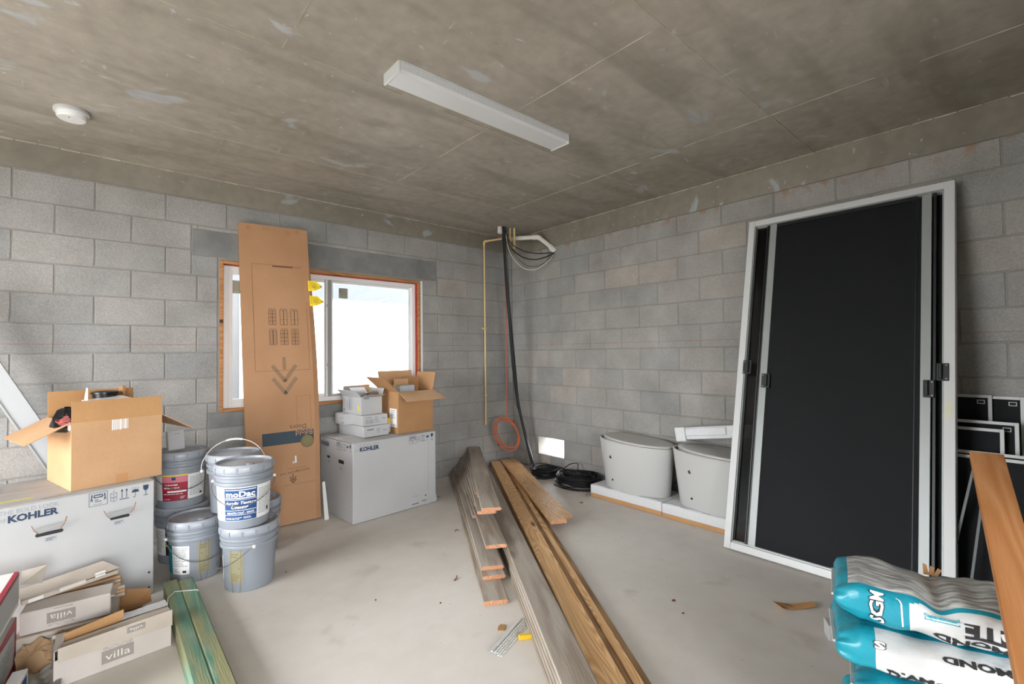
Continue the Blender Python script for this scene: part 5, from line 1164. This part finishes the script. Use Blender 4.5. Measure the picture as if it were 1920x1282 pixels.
# around-angle on the front: 180 = nose of the front, 100 = top front, 225 = underside front
def z1(u, a):
    if 52 < a < 128 and u > .05: return 2
    e1, e2 = max(0, (.36-u)/.07), max(0, (158-a)/16)
    if u > .29 and a < 232 and a > 142 and e1*e1+e2*e2 < 1: return 1
    return 0
def p1(P):
    P.text('black', 'MGS' if 0 else 'SDM', .085, 172, width=.0001, height=.0001)
Z1 = {'f': z1, 'dip': 1}
def up_text(P, c, s, x, b, w, hdeg, bold=.05, flip=True, h=0, rot=None):
    """lettering around the front; angle grows downwards, so upright text is flipped"""
    vs, fs = text_mesh(s, 1.0, bold, 0); xs = [v[0] for v in vs]; ys = [v[1] for v in vs]; cx, cy = (min(xs)+max(xs))/2, (min(ys)+max(ys))/2; sx = w/(max(xs)-min(xs)); sy = hdeg/(max(ys)-min(ys))
    if rot == 90:   # letters run around the bag
        sx = hdeg/(max(xs)-min(xs)); sy = w/(max(ys)-min(ys)); out = [P.f(x+(v[1]-cy)*sy*(1 if flip else -1), b-(v[0]-cx)*sx*(-1 if flip else 1), P.off*(1+h)) for v in vs]
        P._m(c).add(out, fs); return
    s_ = -1 if flip else 1
    out = [P.f(x+(v[0]-cx)*sx*(1 if flip else -1), b+(v[1]-cy)*sy*s_*1, P.off*(1+h)) for v in vs]
    P._m(c).add(out, fs)
def pr_top(P):
    up_text(P, 'black', 'SGM', .105, 172, .038, 62, .075, False, 0, 90); up_text(P, 'bagw', 'SGM', .105, 172, .034, 60, .03, False, 1.2, 90)
    P.line('bagw', [(.150, 146), (.158, 150), (.162, 158), (.163, 175), (.164, 196)], .004)
    up_text(P, 'black', 'DIAMOND', .350, 202, .24, 20, .05, False); up_text(P, 'black', 'RITE', .355, 178, .12, 20, .05, False)
    P.rect('cyan', .215, 160, .285, 161, 0, 4); P.rect('cyan', .215, 177, .285, 178, 0, 4); P.rect('cyan', .213, 160, .2155, 178); P.rect('cyan', .2845, 160, .287, 178)
    up_text(P, 'cyan', 'STANDARD', .250, 172, .060, 5, .05, False); up_text(P, 'cyan', 'PINE THIN', .250, 165, .060, 5, .05, False)
def pr_topgrey(P): pass
def z2(u, a):
    if u > .15 and 110 < a < 238 and u < .72: return 1
    return 0
def pr2(P):
    up_text(P, 'black', 'DIAMOND', .225, 200, .21, 24, .05, True); up_text(P, 'black', 'DIAMOND', .355, 148, .22, 18, .05, False)
    up_text(P, 'black', 'S', .56, 185, .030, 26, .09, True, 0, 90); up_text(P, 'bagw', 'S', .56, 185, .026, 24, .05, True, 1.2, 90)
    up_text(P, 'black', 'S', .105, 152, .034, 22, .09, False, 0); up_text(P, 'bagw', 'S', .105, 152, .028, 20, .05, False, 1.2)
    P.line('bagw', [(.515, 150), (.520, 170), (.53, 195), (.545, 215)], .004); P.bars('lgrey', .38, 165, .47, 190, 5, 3, .9)
def z3(u, a):
    if u > .24 and 150 < a < 235: return 1
    return 0
def pr3(P):
    P.line('dkteal', [(.06,150), (.12,150), (.12,200), (.06,200), (.06,150)], .0025); P.bars('dkteal', .065, 160, .115, 190, 4, 3)
tz = .66
rzb = rad(-75.5)
ub = Vector((cos(rzb), sin(rzb), 0)); fb = Vector((-cos(rzb+pi/2), -sin(rzb+pi/2), 0))   # fb points to the front (local -y)
FL = Vector((-2.206, -3.988, 0))
c1 = FL+ub*.31-fb*.150
hb = .132
bag((c1.x, c1.y, hb*4), rzb, 'teal and white mortar bag on top of the stack, grey text panel upwards', 1, Z1, pr_top)
c2 = c1+fb*.012-ub*.005; bag((c2.x, c2.y, hb*3), rzb+rad(3), 'teal and white mortar bag, second from the top of the stack', 2, {'f': z2}, pr2)
c3 = c1+ub*.045+fb*.01; bag((c3.x, c3.y, hb*2), rzb-rad(1), 'teal mortar bag, third from the top of the stack', 3, {'f': z3}, pr3)
c4 = c1+ub*.02; bag((c4.x, c4.y, hb), rzb+rad(2), 'teal mortar bag, second from the floor in the stack', 4, {'f': z3}, None)
c5 = c1+ub*.01-fb*.01; bag((c5.x, c5.y, 0), rzb, 'teal mortar bag at the bottom of the stack on the floor', 5, {'f': z3}, None)
t = thing('cardboard_curl', 'small curled piece of brown cardboard poking up behind the top mortar bag', 'cardboard scrap', (c1.x-ub.x*.06-fb.x*.10, c1.y-ub.y*.06-fb.y*.10, tz-.025), rzb)
for k, a in enumerate((-.25, .05, .3)): MB().slab([(-.008+.012*k,0,0), (.006+.010*k,0,0), (.007+.010*k+a*.03,-.01,.034-.004*k), (-.003+.010*k+a*.03,-.01,.038-.004*k)], (0,-1,0), .003).build('curl', M_kraftd, t)

# ------------------------------------------------------------ wooden board leaning over the bags
A = Vector((-1.468, -4.242, .981)); Bq = Vector((-2.317, -4.376, .589)); A2 = Vector((-1.374, -4.324, .977))
d = (Bq-A).normalized(); wv = (r_*.776-f_*.63); wv = (wv-d*wv.dot(d)).normalized(); nn = d.cross(wv).normalized()
if nn.z < 0: nn = -nn
end = A+d*((A.z-.030)/-d.z)
t = thing('leaning_plank', 'orange-brown wooden plank leaning over the mortar bags at the right edge', 'board', end)
mm = Matrix.Identity(4); xx = -d; zz = nn; yy = zz.cross(xx)
for i in range(3): mm[i][0] = xx[i]; mm[i][1] = yy[i]; mm[i][2] = zz[i]
t.rotation_euler = mm.to_euler()
sgn = 1 if yy.dot(wv) > 0 else -1
Lp = (A-end).length
MB().box(0, Lp, 0, sgn*.089, -.030, 0, b=.002).build('plank', M_cedar, t)
